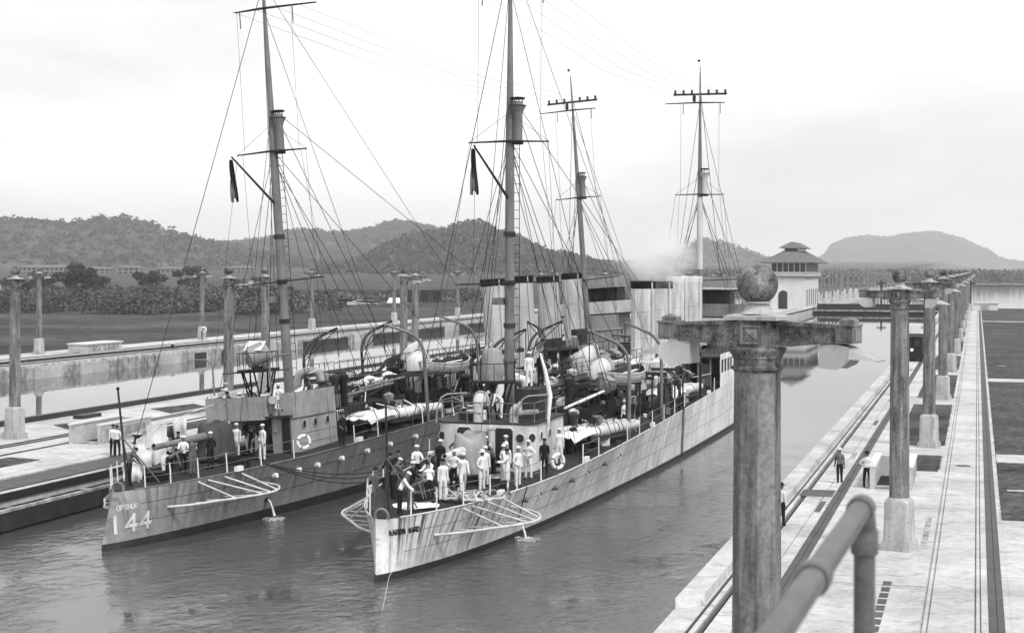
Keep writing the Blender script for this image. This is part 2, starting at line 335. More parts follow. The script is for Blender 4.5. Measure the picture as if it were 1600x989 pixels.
# parked lock gate leaf in its recess
gate = empty('lock_gate', (-42.7, 62, 0), label='dark lock gate leaf folded into its recess along the middle wall, left of the stern', cat='lock gate')
MB().span((-.55, -32, -3), (.42, 24, .92)).build('leaf', M_dark, gate, 0)
MB().span((.3, -32, .925), (.52, 24, 1.05)).build('edge_beam', M_conc2, gate, 0)
MB().span((.42, -32, .1), (.5, 24, .9)).build('skin_plate', M_dark2, gate, 0)
brace = MB().box((0, 0, 0), (.75, .07, .06), .35).mesh('brace', M_conc2, 0)
for k in range(9):
    o = bpy.data.objects.new('brace', brace); col.objects.link(o); o.parent = gate; o.location = (-.1, -8+k*3.4, .955)
# ---- far lock wall
fw = strip('lock_wall', [(-112, .5), (-112, Z), (-101.3, Z), (-101.3, 1.42), (-101.15, 1.42), (-101.15, Z), (-97.5, Z), (-97.35, 1.2), (-97.5, -3)], -60, 476, M_conc2)
tag(fw, 'far lock wall with stained vertical face on the left side of the second basin', 'lock wall')
for x0, x1, z1 in ((-101.7, -101.3, 1.75), (-99.2, -99.05, 1.6), (-106.2, -106.05, 1.57)):
    MB().span((x0, -60, 1.4), (x1, 470, z1)).build('rail', M_steel, fw, 0)
MB().span((-111.9, -60, 1.4), (-106.6, 470, 1.52)).build('walkway', M_conc, fw, 0)
for k in range(34):
    MB().span((-97.4, 120+k*9.5, -1), (-97.22+.03*(k % 3), 120+k*9.5+random.uniform(2, 7), 1.32-.1*(k % 2))).build('face_panel', M_conc if k % 3 else M_conc2, fw, 0)
for y0, y1 in ((196, 199), (204, 206), (232, 250), (262, 300), (310, 345)):
    MB().span((-97.3, y0, -1), (-97.12, y1, 1.0)).build('recess_panel', M_dark2, fw, 0)  # dark panels set where the wall face has darker recessed areas
for x, y, dx, dy in ((-106.5, 187, 2.4, 9), ):
    e = empty('stair_house', (x, y, Z), label='low white concrete stair parapet on the far lock wall beside a lamp post', cat='parapet')
    MB().span((-1.2, -4.5, 0), (1.2, 4.5, 1.0)).build('body', M_conc, e, 0); MB().span((-1.35, -4.6, 1.0), (1.35, 4.6, 1.15)).build('cap', M_build, e, 0)
    MB().span((1.2, -3.6, .15), (1.24, 3.6, .85)).build('panel', M_conc2, e, 0)

# ---- stair parapets on the near walls
def parapet(loc, lx, ly, h, label, open_end):
    e = empty('stair_parapet', loc, label=label, cat='parapet')
    for sx in (-1, 1):
        MB().span((sx*lx/2-.12, -ly/2, 0), (sx*lx/2+.12, ly/2, h)).build('side_wall', M_conc, e, 0)
        MB().span((sx*lx/2-.17, -ly/2-.03, h), (sx*lx/2+.17, ly/2+.03, h+.1)).build('coping', M_build, e, 0)
        MB().span((sx*lx/2+.12*sx, -ly/2+.5, .15), (sx*(lx/2+.125)+.02*sx, ly/2-.5, h-.2)).build('panel', M_conc2, e, 0)
    MB().span((-lx/2+.125, ly/2-.25, 0), (lx/2-.125, ly/2-.02, h-.02)).build('end_wall', M_conc, e, 0)
    MB().span((-lx/2+.125, -ly/2+.2, .005), (lx/2-.125, ly/2-.26, .02)).build('stair_well', M_groove, e, 0)
    for k in range(4): MB().span((-lx/2+.13, -ly/2+.1+k*.3, .02), (lx/2-.13, -ly/2+.38+k*.3, .1-.02*k)).build('step', M_conc2, e, 0)
    return e
parapet((-3.95, 84.3, Z), 1.75, 5.6, 1.05, 'white concrete stair parapet on the right wall behind the second lamp post', 1)
p_ = parapet((-51.1, 91.6, Z), 1.9, 6.2, 1.1, 'pale concrete stair parapet with panelled side on the middle wall left of the grey ship', 1)
for i, (x, y) in enumerate(((-48.3, 89.7), (-101.0, 197))):
    e = empty('bollard', (x, y, Z), label=('squat dark mooring bollard beside the pale stair parapet on the middle wall', 'small mooring bollard on the far lock wall edge')[i], cat='bollard')
    MB().lathe([(.3, 0), (.3, .06), (.2, .12), (.17, .38), (.3, .5), (.3, .56)], n=14).build('post', M_dark, e); MB().lathe([(.31, .56), (.28, .62), (.05, .64)], n=14).build('cap', M_conc, e)
e = empty('winch', (-47.2, 91.2, Z), label='small rusty drum winch standing beside two men on the middle wall', cat='winch')
MB().lathe([(.38, -.4), (.38, -.36), (.2, -.34), (.2, .34), (.38, .36), (.38, .4)], (0, 0, .5), 14, 0, Matrix.Rotation(pi/2, 3, 'Y')).build('drum', M_dark2, e)
[MB().box((q_, 0, .25), (.08, .5, .5)).build('side_frame', M_dark, e, 0) for q_ in (-.45, .45)]

# ================================================================ LAMP POSTS
POST = {}
def oct_(r): return r/cos(pi/8)
def lamp_post_parts(arms):
    P = {}
    P['plinth'] = MB().box((0, 0, .15), (1.1, 1.1, .3)).box((0, 0, .33), (1.03, 1.03, .06)).mesh('plinth', M_postb, 0)
    b = MB(); b.loft([[(w-c, -w, z), (w, -w+c, z), (w, w-c, z), (w-c, w, z), (-w+c, w, z), (-w, w-c, z), (-w, -w+c, z), (-w+c, -w, z)] for w, c, z in ((.49, .1, .361), (.46, .1, 1.8), (.44, .12, 1.86), (.36, .15, 1.96))])
    P['pedestal'] = b.mesh('pedestal', M_postb, 30)
    P['column'] = MB().lathe([(oct_(.345), 1.955), (oct_(.335), 4.5), (oct_(.312), 9.05)], n=8, ph=.5).mesh('column', M_post, 25)
    P['capital'] = MB().lathe([(oct_(.315), 9.0), (oct_(.325), 9.03), (oct_(.35), 9.04), (oct_(.35), 9.08), (oct_(.322), 9.1), (oct_(.322), 9.19), (oct_(.34), 9.21), (oct_(.34), 9.24), (oct_(.37), 9.28), (oct_(.39), 9.32), (oct_(.39), 9.36)], n=8, ph=.5).mesh('capital', M_post_d, 25)
    P['hub'] = MB().box((0, 0, 9.555), (.56, .46, .41)).box((0, 0, 9.555), (.40, .5, .405)).mesh('hub', M_post_d, 0)
    q = 9.555; pan = MB().span((-.16, -.275, q-.14), (-.125, -.252, q+.14)).span((.125, -.275, q-.14), (.16, -.252, q+.14)).span((-.124, -.275, q-.14), (.124, -.252, q-.105)).span((-.124, -.275, q+.105), (.124, -.252, q+.14))
    pan.add([(-.115, -.2505, q-.1), (.115, -.2505, q-.1), (.115, -.2505, q+.1), (-.115, -.2505, q+.1), (0, -.30, q)], [(0, 1, 4), (1, 2, 4), (2, 3, 4), (3, 0, 4)])
    P['panel'] = pan.mesh('panel', M_post, 0)
    P['roof_slab'] = MB().lathe([(.41*1.414, 9.762), (.41*1.414, 9.815), (.36*1.414, 9.835), (.25*1.414, 9.86)], n=4, ph=.5, sy=.74).mesh('roof_slab', M_postb, 0)
    P['neck'] = MB().lathe([(.29, 9.85), (.24, 9.87), (.19, 9.92), (.165, 9.98), (.165, 10.0), (.2, 10.005), (.2, 10.03), (.14, 10.04)], n=20).mesh('neck', M_postb)
    P['ball'] = MB().sphere((0, 0, 10.28), .3, 24, 16).mesh('ball', M_post_d, 60)
    for sg in (1, -1):
        b = MB(); x0, x1 = .27*sg, 1.27*sg; w = .16
        r = lambda x, za, zb: [(x, -w, za), (x, w, za), (x, w, zb), (x, -w, zb)]
        b.loft([r(x0, 9.385, 9.73), r(x1, 9.475, 9.685)] if sg > 0 else [r(x1, 9.475, 9.685), r(x0, 9.385, 9.73)])
        for za0, zb0, za1, zb1 in ((9.36, 9.42, 9.46, 9.495), (9.7, 9.758, 9.665, 9.71)):      # raised rims above and below the sunk panel
            w = .185; b.loft([r(x0, za0, zb0), r(x1, za1, zb1)] if sg > 0 else [r(x1, za1, zb1), r(x0, za0, zb0)])
        w = .178; b.loft([r(x1-.05*sg, 9.47, 9.70), r(x1+.005*sg, 9.47, 9.70)] if sg > 0 else [r(x1+.005*sg, 9.47, 9.70), r(x1-.05*sg, 9.47, 9.70)])
        P['arm%d' % sg] = b.mesh('arm', M_post_d, 0)
        b = MB(); cx = 1.39*sg; b.box((cx, 0, 9.575), (.25, .4, .25)).box((cx, 0, 9.713), (.28, .43, .025)); b.lathe([(.155, 9.726), (.155, 9.785), (.02, 9.825)], (cx, 0, 0), 4, ph=.5)
        b.span((cx-.085, -.214, 9.49), (cx+.085, -.201, 9.66)).span((cx+.126*sg, -.12, 9.49), (cx+.138*sg, .12, 9.66))
        P['box%d' % sg] = b.mesh('end_block', M_post, 0)
        b = MB(); X = lambda t: 1.28*sg+t*sg                                                 # folded sheet hood, open below, lip reaching outwards
        secs = [(-.28, .3, 9.44, .3, .2), (.0, .34, 9.45, .3, .26), (.2, .36, 9.43, .29, .30), (.32, .36, 9.36, .2, .34), (.42, .36, 9.29, .09, .37), (.78, .36, 9.19, .03, .32)]
        secs = [(-.27, 9.44, 9.10, .16, .21), (.0, 9.44, 9.08, .18, .24), (.14, 9.41, 9.15, .2, .27), (.2, 9.37, 9.24, .23, .29), (.58, 9.23, 9.21, .2, .2)]
        outer = [[(X(t), -wb, zb), (X(t), -wt, zt), (X(t), wt, zt), (X(t), wb, zb)] for t, zt, zb, wt, wb in secs]
        inner = [[(X(t), -wb+.02, zb), (X(t), -wt+.02, zt-.025), (X(t), wt-.02, zt-.025), (X(t), wb-.02, zb)] for t, zt, zb, wt, wb in secs]
        b.loft(outer, closed=False, cap=False); b.loft(inner, closed=False, cap=False)
        b.add([outer[0][0], outer[0][1], outer[0][2], outer[0][3]], [(0, 1, 2, 3)]); b.add(outer[-1], [(0, 1, 2, 3)])
        P['hood%d' % sg] = b.mesh('lamp_hood', M_hood, 20)
        P['lamp%d' % sg] = MB().sphere((1.3*sg, 0, 9.25), .1, 10, 8).mesh('lamp_bulb', M_white)
    return P
LPP = lamp_post_parts(1)
ORD2 = ['first', 'second', 'third', 'fourth', 'fifth', 'sixth', 'seventh', 'eighth', 'ninth', 'tenth', 'eleventh', 'twelfth']
ORD = ['nearest', 'second', 'third', 'fourth', 'fifth', 'sixth', 'seventh', 'eighth', 'ninth', 'tenth']
def lamp_post(x, y, rz, label, group, sides=(1, -1), base=Z):
    e = empty('lamp_post', (x, y, base), rz, label=label, cat='lamp post', group=group)
    ks = ['plinth', 'pedestal', 'column', 'capital', 'hub', 'panel', 'roof_slab', 'neck', 'ball']
    for s_ in sides: ks += ['arm%d' % s_, 'box%d' % s_, 'hood%d' % s_]
    for k in ks:
        o = bpy.data.objects.new(LPP[k].name.split('.')[0], LPP[k]); col.objects.link(o); o.parent = e
        if k.startswith('hood'):
            q = bpy.data.objects.new('lamp_bulb', LPP['lamp%d' % int(k[4:])]); col.objects.link(q); q.parent = o
    return e
G_R = 'lamp posts along the right lock wall'
ys = [24.46, 64.2, 101.9, 139.5, 177.3, 215, 253, 291, 329, 367, 405, 443]
rl = ['huge mottled lamp post nearest the camera, its column cut by the lower picture edge', 'second lamp post of the right row, standing behind the pipe railing',
      'third lamp post of the right row, pale base standing in the grass plot', 'fourth lamp post of the right row, just behind the third', 'fifth lamp post of the right row, beyond the tow engine']
for i, y in enumerate(ys):
    x = -3.1 if i == 0 else -2.8+.0018*max(0, y-64)
    lamp_post(x, y, radians(-15), rl[i] if i < 5 else 'small distant lamp post, %s along the receding right row' % ORD2[i], G_R)
G_C = 'lamp posts along the middle lock wall'
ca = [(90.2, 'tall middle wall lamp post at the far left, its hood to the left', (-1,)), (127.5, 'lamp post just left of the grey ship mast, arm reaching left', (-1,)), (165.7, 'right one of two lamp posts above the big cowl ventilators', (1,))]
for y, lb, sd in ca: lamp_post(-56.9, y, radians(-12), lb, G_C, sd)
lamp_post(-50.2, 106.3, radians(-12), 'lamp post behind the searchlight of the grey ship, arm reaching right', G_C, (1,))
lamp_post(-50.4, 143.6, radians(-12), 'left one of two lamp posts above the big cowl ventilators', G_C, (1,))
for k in range(9):
    lamp_post(-53.5, 205+k*38, radians(-10), '%s of the small lamp posts far along the middle wall beyond the funnels' % ORD2[k], G_C)
for k in range(14):
    for x in (-56, -49): lamp_post(x, 560+k*34, radians(-10), 'tiny lamp post in the cluster on the approach wall beyond the far gates', 'lamp posts on the approach wall', (1, -1), .6)
G_F = 'lamp posts along the far lock wall'
fl = ['far wall lamp post standing behind the leftmost tall lamp post', 'far wall lamp post with a life ring hung on its base', 'far wall lamp post seen right of the grey ship mast', 'thin far wall lamp post left of the paired posts', 'far wall lamp post left of the small white hut']
for i, (y, x) in enumerate(((178, -109), (221.8, -109), (263.5, -109), (305, -109), (346, -109), (388, -109), (430, -109))):
    lamp_post(x, y, radians(-14), fl[i] if i < 5 else '%s lamp post of the far wall row, almost hidden by funnels' % ORD2[i], G_F)
b = MB(); b.tube(arc((0, 0, 0), .38, 0, 2*pi, 20)[:-1], .09, 8, closed=True); tag(b.build('life_ring', M_white, None, loc=(-108.45, 221.3, 3.0)), 'white life ring hung on a far wall lamp post', 'life ring')
b = MB().box((0, 0, .75), (56, .5, 1.5)); 
tag(MB().span((-75, 540, -1), (-42, 1040, .6)).build('approach_wall', M_conc2, None, 0), 'long concrete approach wall running out beyond the far lock gates', 'wall')

# ================================================================ CONTROL HOUSE, FAR GATES, TOW ENGINE
ch = empty('control_house', (-48.5, 446, Z), label='white control house with hipped tile roof and arched doorway on the middle wall', cat='building')
W2, D2 = 4.6, 38
b = MB()
MB().span((-W2, 0, 0), (W2, D2, 8.4)).build('wall', M_build, ch, 0)
MB().span((-W2-.5, -.5, 8.4), (W2+.5, D2+.5, 8.7)).build('cornice', M_buildd, ch, 0)
MB().span((-W2-.6, -.6, 8.7), (W2+.6, D2+.6, 9.9)).build('balcony', M_build, ch, 0)
MB().span((-W2+.2, .2, 9.9), (W2-.2, D2-.2, 12.3)).build('gallery', M_win, ch, 0)
for k in range(7): MB().span((-W2+.1+k*1.5, .05, 9.9), (-W2+.35+k*1.5, .35, 12.3)).build('mullion', M_build, ch, 0)
for k in range(14): MB().span((W2-.35, .4+k*2.8, 9.9), (W2-.05, .7+k*2.8, 12.3)).build('mullion', M_build, ch, 0)
b = MB(); e_ = 2.6; b.add([(-W2-e_, -e_, 12.2), (W2+e_, -e_, 12.2), (W2+e_, D2+e_, 12.2), (-W2-e_, D2+e_, 12.2), (-1.9, 7, 15.6), (1.9, 7, 15.6), (1.9, D2-7, 15.6), (-1.9, D2-7, 15.6),
   (-W2-e_, -e_, 12.45), (W2+e_, -e_, 12.45), (W2+e_, D2+e_, 12.45), (-W2-e_, D2+e_, 12.45)], [(0, 3, 2, 1), (0, 1, 9, 8), (1, 2, 10, 9), (2, 3, 11, 10), (3, 0, 8, 11), (8, 9, 5, 4), (9, 10, 6, 5), (10, 11, 7, 6), (11, 8, 4, 7), (4, 5, 6, 7)])
rf = b.build('roof', M_roof, ch, 0)
b = MB(); b.span((-1.7, 7.2, 15.6), (1.7, D2-7.2, 16.3)); b.build('lantern', M_win, rf, 0)
b = MB(); b.add([(-3.3, 5.8, 16.3), (3.3, 5.8, 16.3), (3.3, D2-5.8, 16.3), (-3.3, D2-5.8, 16.3), (-.3, 9, 18), (.3, 9, 18), (.3, D2-9, 18), (-.3, D2-9, 18)], [(0, 3, 2, 1), (0, 1, 5, 4), (1, 2, 6, 5), (2, 3, 7, 6), (3, 0, 4, 7), (4, 5, 6, 7)])
b.build('upper_roof', M_roof, rf, 0)
dr = MB().prism([(-1.3, 0), (1.3, 0), (1.3, 3.6)]+[(1.3*cos(a*pi/10), 3.6+1.3*sin(a*pi/10)) for a in range(1, 10)]+[(-1.3, 3.6)], 0, .1)
d_ = dr.build('doorway', M_win, ch, 0); d_.rotation_euler = (pi/2, 0, 0); d_.location = (-1.2, -.01, .05)
MB().span((-.1, -.12, 0), (.1, -.02, 4.6)).build('door_post', M_build, ch, 0); 
for k in range(6):
    pw = MB().prism([(-.45, 0), (.45, 0), (.45, 4)]+[(.45*cos(a*pi/6), 4+.45*sin(a*pi/6)) for a in range(1, 6)]+[(-.45, 4)], 0, .08).build('window', M_win, ch, 0)
    pw.rotation_euler = (pi/2, 0, pi/2); pw.location = (W2+.06, 4+k*6.2, .8)
fg = empty('lock_gate', (-26, 458, 0), label='closed dark lock gates with footbridge across the far end of the basin', cat='lock gate')
MB().span((-17, 0, -1), (17, 1.2, .7)).build('leaf', M_dark, fg, 0); MB().span((-17, -.4, .75), (17, 1.5, 1.1)).build('footway', M_conc2, fg, 0)
for k in range(18): MB().span((-16.8+k*1.97, -.35, 1.1), (-16.7+k*1.97, -.25, 2.2)).build('rail_post', M_dark, fg, 0)
MB().span((-17, -.34, 2.2), (17, -.26, 2.3)).span((-17, -.34, 1.6), (17, -.26, 1.68)).build('handrail', M_dark, fg, 0)
MB().span((-17, 12, -1), (17, 13.4, 2.2)).build('second_leaf', M_dark2, fg, 0); MB().span((-17, 12.2, 2.2), (17, 13.5, 2.5)).build('second_footway', M_dark, fg, 0)
e = empty('shed', (-14, 520, 0), label='low white roofed shed on the far wall beyond the gates', cat='shed')
MB().span((-5, 0, 0), (5, 8, 3)).build('wall', M_build, e, 0); MB().add([(-6, -1, 3), (6, -1, 3), (6, 9, 3), (-6, 9, 3), (-6, 4, 4.6), (6, 4, 4.6)], [(0, 1, 5, 4), (2, 3, 4, 5), (1, 2, 5), (3, 0, 4), (0, 3, 2, 1)]).build('roof', M_build, e, 0)
e = empty('wall_head', (1.8, 452, Z), label='low white concrete parapet closing the far end of the right walkway', cat='parapet')
MB().span((-2.6, 0, 0), (3.4, 12, 1.7)).build('body', M_build, e, 0); MB().span((-2.8, -.2, 1.7), (3.6, 12.2, 1.95)).build('cap', M_conc, e, 0); MB().span((-.8, -.2, 0), (1.2, -.02, 1.3)).build('panel', M_conc2, e, 0)
for i, l in enumerate((10.5, 38, 63)):           # posts at the lake side, far right
    x, y = at_dl(560, 800/2600*560-48+i*15)
    e = empty('wire_post', (x, y, 0), label='dark post with crossarm standing at the lake edge, %s of three' % ('leftmost', 'middle one', 'rightmost')[i], cat='post')
    MB().span((-.3, -.3, -1), (.3, .3, 8.5)).build('shaft', M_dark, e, 0); MB().span((-1.6, -.2, 7.2), (1.6, .2, 7.7)).build('crossarm', M_dark, e, 0)
# tow engine
tl = empty('tow_engine', (-7.1, 196, Z), label='black electric towing engine standing on the right tow track', cat='locomotive')
MB().span((-1.15, 0, .35), (1.15, 8, .9)).build('underframe', M_dark, tl, 0)
for y0 in (0.1, 5.6):
    MB().span((-1.05, y0, .9), (1.05, y0+2.3, 2.75)).build('cab', M_dark, tl, 0); MB().span((-1.2, y0-.15, 2.75), (1.2, y0+2.45, 2.93)).build('roof', M_dark2, tl, 0)
    for x in (-.75, .25): MB().span((x, y0-.02 if y0 < 1 else y0+2.28, 1.75), (x+.5, y0+.02 if y0 < 1 else y0+2.33, 2.45)).build('window', M_glass, tl, 0)
MB().span((-.95, 2.6, .9), (.95, 5.4, 1.9)).build('winch_housing', M_dark2, tl, 0)
for y0 in (1.2, 2.4, 5.4, 6.6):
    for x in (-.85, .85): MB().lathe([(.33, -.07), (.36, -.05), (.33, .07)], (x, y0, .36), 14, 0, Matrix.Rotation(pi/2, 3, 'Y')).build('wheel', M_dark, tl)
MB().lathe([(.2, 0), (.2, .12), (.1, .16)], (-.1, -.14, 1.35), 14, 0, Matrix.Rotation(pi/2, 3, 'X')).build('headlight', M_white, tl)

# ================================================================ FOREGROUND RAILING AND THE PLATFORM IT STANDS ON
pr = empty('pipe_railing', (0, 0, 10.3), label='thick grey pipe railing out of focus at the bottom right foreground', cat='railing')
def V_(d, l, z): x, y = at_dl(d, l); return Vector((x, y, z-10.3))
ze = 12-.625
A_, B_ = V_(4.45, .945, ze), V_(2.0, .17, ze-.03)
dv = (B_-A_).normalized()
MB().tube([A_+dv*.1+Vector((0, 0, 0))]+[B_, B_+dv*3], .0285, 20).build('top_rail', M_rail, pr)
el = [A_+dv*.1*(1-sin(t*pi/16))+Vector((0, 0, -.1*(1-cos(t*pi/16)))) for t in range(9)]
el = [Vector((0, 0, 0))+A_+dv*.1+(-dv*.1*sin(t*pi/16))+Vector((0, 0, -.1*(1-cos(t*pi/16)))) for t in range(9)]
MB().tube(el, .0315, 20).build('elbow', M_rail, pr)
MB().tube([A_+Vector((0, 0, -.1)), Vector((A_.x, A_.y, 0))], .0285, 20).build('upright', M_rail, pr)
for q, dd in ((A_+dv*.1, dv), (A_+dv*1.05, dv), (A_+Vector((0, 0, -.1)), Vector((0, 0, -1))), (A_+Vector((0, 0, -.5)), Vector((0, 0, -1)))):
    MB().tube([q-dd*.035, q-dd*.03, q+dd*.03, q+dd*.035], [.0335, .0365, .0365, .0335], 20).build('coupling', M_rail, pr)
MB().tube([A_+Vector((0, 0, -.5)), A_+Vector((0, 0, -.5))+dv*5], .0285, 16).build('mid_rail', M_rail, pr)
pf = empty('platform', (0, 0, 10.3), label='lookout platform under the pipe railing, below the picture', cat='platform')
b = MB(); c4 = [at_dl(*q) for q in ((4.6, 1.15), (4.6, -.6), (-3, -2.6), (-3, 1.15))]; b.prism(c4, -.2, -.001); b.build('floor', M_conc, pf, 0)
for q in c4: MB().span((q[0]*.93-.1, q[1]*.93-.1, -8.8), (q[0]*.93+.1, q[1]*.93+.1, -.2)).build('leg', M_rail, pf, 0)

# ================================================================ HILLS, SCRUB, FAR BUILDINGS
def ridge(name, pts, D, wid, m, bump, ext=True, seed=0, base=0.0, nrow=44, step=3):
    xs = np.arange(pts[0][0], pts[-1][0]+.1, step); b = MB(); vs = []
    for k in range(nrow+1):
        t = k/nrow*2-1
        for px in xs:
            y = itps(pts, float(px)); l0 = (px-800)/2600
            d = D+t*wid+ (noise.noise((px*.012, seed, 3))*.25)*wid
            zc = 12+(420+.003*(px-800)-y)*D/2600
            x_, y_ = at_dl(d, l0*d)
            pr_ = (1-abs(t)**1.5) if t < 0 else (1-t**2)
            n1 = noise.fractal((x_*.0035+seed, y_*.0035, 0), 1, 2, 5); n2 = noise.fractal((x_*.045, y_*.045, seed), .9, 2, 3)
            z = base+(zc-base)*pr_*(1+.30*n1*(abs(t) > .12)*min(1, abs(t)*2)) + bump*n2*min(1, pr_*3)
            vs.append((x_, y_, max(z, base-3)))
    n = len(xs); b.add(vs, [(k*n+i, k*n+i+1, (k+1)*n+i+1, (k+1)*n+i) for k in range(nrow) for i in range(n-1)])
    o = tag(b.build(name, m, None, 60), kind='structure'); RIDGES.append(([x for x in xs], np.array(vs).reshape(nrow+1, n, 3))); return o
RIDGES = []
ridge('hill', [(-1700, 412), (-1250, 396), (-900, 372), (-600, 385), (-400, 378), (-200, 365), (-60, 350), (20, 347), (60, 350), (125, 350), (190, 343), (225, 350), (250, 362), (290, 374), (340, 383), (400, 394), (470, 408), (560, 421)], 2500, 700, M_wood, 5, seed=1, base=8)
ridge('hill', [(250, 420), (330, 388), (380, 380), (430, 374), (465, 363), (500, 366), (540, 368), (580, 360), (620, 350), (655, 355), (700, 366), (760, 384), (830, 402), (900, 420)], 3400, 800, M_wood, 5, seed=5, base=8)
ridge('hill', [(500, 424), (560, 412), (600, 394), (640, 379), (690, 367), (715, 360), (740, 357), (775, 366), (815, 381), (850, 398), (880, 404), (930, 415), (980, 425)], 1900, 420, M_wood, 5, seed=9, base=6)
ridge('hill', [(900, 430), (960, 418), (1020, 402), (1060, 393), (1095, 376), (1125, 380), (1160, 392), (1210, 408), (1260, 416), (1330, 428)], 4200, 700, M_wood, 4, seed=14, base=8)
ridge('hill', [(1180, 428), (1250, 418), (1285, 399), (1298, 383), (1318, 375), (1335, 370), (1360, 368), (1384, 370), (1410, 366), (1445, 362), (1468, 363), (1485, 368), (1505, 373), (1528, 384), (1545, 390), (1565, 403), (1600, 408), (1700, 404), (1900, 416), (2300, 428)], 6800, 900, M_wood, 9, seed=21, base=10)
ridge('hill', [(1330, 428), (1390, 420), (1430, 409), (1460, 411), (1500, 417), (1560, 423), (1600, 420), (1680, 415), (1800, 424), (1900, 430)], 4600, 500, M_wood, 4, seed=28, base=8)

def leaf_arrays(cen, rad, n, size):
    """n small triangles spread through each ellipsoid"""
    cen = np.repeat(np.asarray(cen, float), n, 0); rad = np.repeat(np.asarray(rad, float), n, 0); k = len(cen)
    d = rng.normal(size=(k, 3)); d /= np.linalg.norm(d, axis=1)[:, None]; p = cen+d*rad*(rng.random((k, 1))**.4)
    s_ = np.asarray(size, float); s_ = np.repeat(s_, n)[:, None] if s_.ndim else s_
    a = rng.normal(size=(k, 3)); a /= np.linalg.norm(a, axis=1)[:, None]; c = np.cross(a, rng.normal(size=(k, 3))); c /= np.linalg.norm(c, axis=1)[:, None]
    s_ = s_*(.6+.8*rng.random((k, 1)))
    V = np.stack([p-a*s_-c*s_*.6, p+a*s_-c*s_*.6, p+c*s_*.9], 1).reshape(-1, 3)
    return V
def leaf_obj(name, V, m, parent=None):
    me = bpy.data.meshes.new(name); k = len(V)
    me.vertices.add(k); me.vertices.foreach_set('co', V.ravel()); me.loops.add(k); me.loops.foreach_set('vertex_index', np.arange(k))
    me.polygons.add(k//3); me.polygons.foreach_set('loop_start', np.arange(0, k, 3)); me.update(calc_edges=True); me.materials.append(m)
    o = bpy.data.objects.new(name, me); col.objects.link(o)
    if parent: o.parent = parent
    return o
# scrub belt on the left bank, one mass
cen = []; rad = []; siz = []
for _ in range(2500):
    px = random.uniform(-900, 760); lo = (375 if px < 520 else 520)+70*max(0, noise.noise((px*.013, 5, 1)))+12*noise.noise((px*.09, 1, 1)); d = lo+(660-lo)*random.random()**1.3
    l = (px-800)/2600*d; x, y = at_dl(d, l)
    if x > -135: continue
    g = 1.46+ground_h(x, y); h = max(1.0, (12-(30+4*noise.noise((x*.03, y*.03, 2)))*d/2600-g)*random.uniform(.2, 1.05)*(1 if px < 450 else .6)*(.55+.7*(.5+noise.noise((px*.02, d*.02, 7)))))
    cen.append((x, y, g+h*.45)); r = random.uniform(2.2, 5.5); rad.append((r, r, h*.6)); siz.append(.26+d*.0004)
tag(leaf_obj('scrub', leaf_arrays(cen, rad, 110, siz), M_scrub), kind='stuff')
cen = []; rad = []; siz = []
for _ in range(900):
    px = random.uniform(1000, 1900); d = random.uniform(1350, 1900); l = (px-800)/2600*d; x, y = at_dl(d, l); h = random.uniform(5, 13)
    cen.append((x, y, 1+h*.4)); rad.append((random.uniform(8, 22), random.uniform(8, 16), h*.6)); siz.append(1.5)
tag(leaf_obj('far_woods', leaf_arrays(cen, rad, 50, siz), M_scrub), kind='stuff')
def tree(x, y, z, h, r, label, group, n=60, cl=9, leaf=None, flat=.6):
    e = empty('tree', (x, y, z), label=label, cat='tree', group=group)
    b = MB(); th = h*.55; lean = (random.gauss(0, .05)*h, random.gauss(0, .05)*h)
    b.tube([(0, 0, -1), (lean[0]*.4, lean[1]*.4, th*.6), (lean[0], lean[1], th)], [h*.035, h*.026, h*.018], 6); cs = []
    for k in range(cl):
        a = k*2.4+random.random(); q = random.random()**.6*r; zz = th+random.uniform(-.05 if flat < .7 else -.38, .42)*h*flat/.6
        c = (lean[0]+q*cos(a), lean[1]+q*sin(a), zz); cs.append(c)
        if k < 5: b.tube([(lean[0], lean[1], th*random.uniform(.75, 1)), ((lean[0]+c[0])/2, (lean[1]+c[1])/2, (th+c[2])/2+.02*h), c], [h*.014, h*.01, h*.005], 5)
    b.build('trunk', M_trunk, e)
    leaf_obj('crown', leaf_arrays(cs, [(r*random.uniform(.3, .5),)*2+(h*.12*flat/.6,) for _ in cs], n, leaf or r*.11), M_woodl, e)
    return e
big = [(60, 640, 7, 5), (122, 560, 9.5, 6.5), (143, 600, 7, 5), (25, 470, 7.5, 5), (300, 700, 8, 6), (235, 620, 7, 6)]
bl = ['bushy tree rising from the scrub behind the two leftmost lamp posts', 'dark broad tree, biggest in the scrub on the left bank', 'second dark tree joined to the biggest one in the left scrub', 'small tree in the scrub at the left picture edge', 'low rounded tree in the scrub behind the life ring post', 'low tree in the middle of the left scrub']
for (px, d, h, r), lb in zip(big, bl):
    x, y = at_dl(d, (px-800)/2600*d); tree(x, y, 1.4+ground_h(x, y), h, r, lb, 'trees in the left scrub', 150, 14, .7, .8)
L1 = [(-500, 395), (-200, 365), (-60, 350), (20, 347), (60, 350), (125, 350), (190, 343), (225, 350), (250, 362), (290, 374), (340, 383), (400, 394), (470, 408)]
cen = []; rad = []; siz = []
for ri_, (xs_, G), cnt in ((0, RIDGES[0], 4200), (1, RIDGES[1], 2200), (2, RIDGES[2], 2200), (3, RIDGES[3], 600)):
    k_ = G.shape[0]
    for _ in range(cnt):
        r_, c_ = int(random.betavariate(1.5, 1.5)*(k_*.62)), random.randrange(G.shape[1]); x, y, z = G[r_, c_]; s_ = random.uniform(5, 10)*(1.3 if ri_ in (1, 3) else 1)
        cen.append((x, y, z+s_*.25)); rad.append((s_, s_, s_*.55)); siz.append(s_*.28)
tag(leaf_obj('hill_forest', leaf_arrays(cen, rad, 16, siz), M_woodl), kind='stuff')
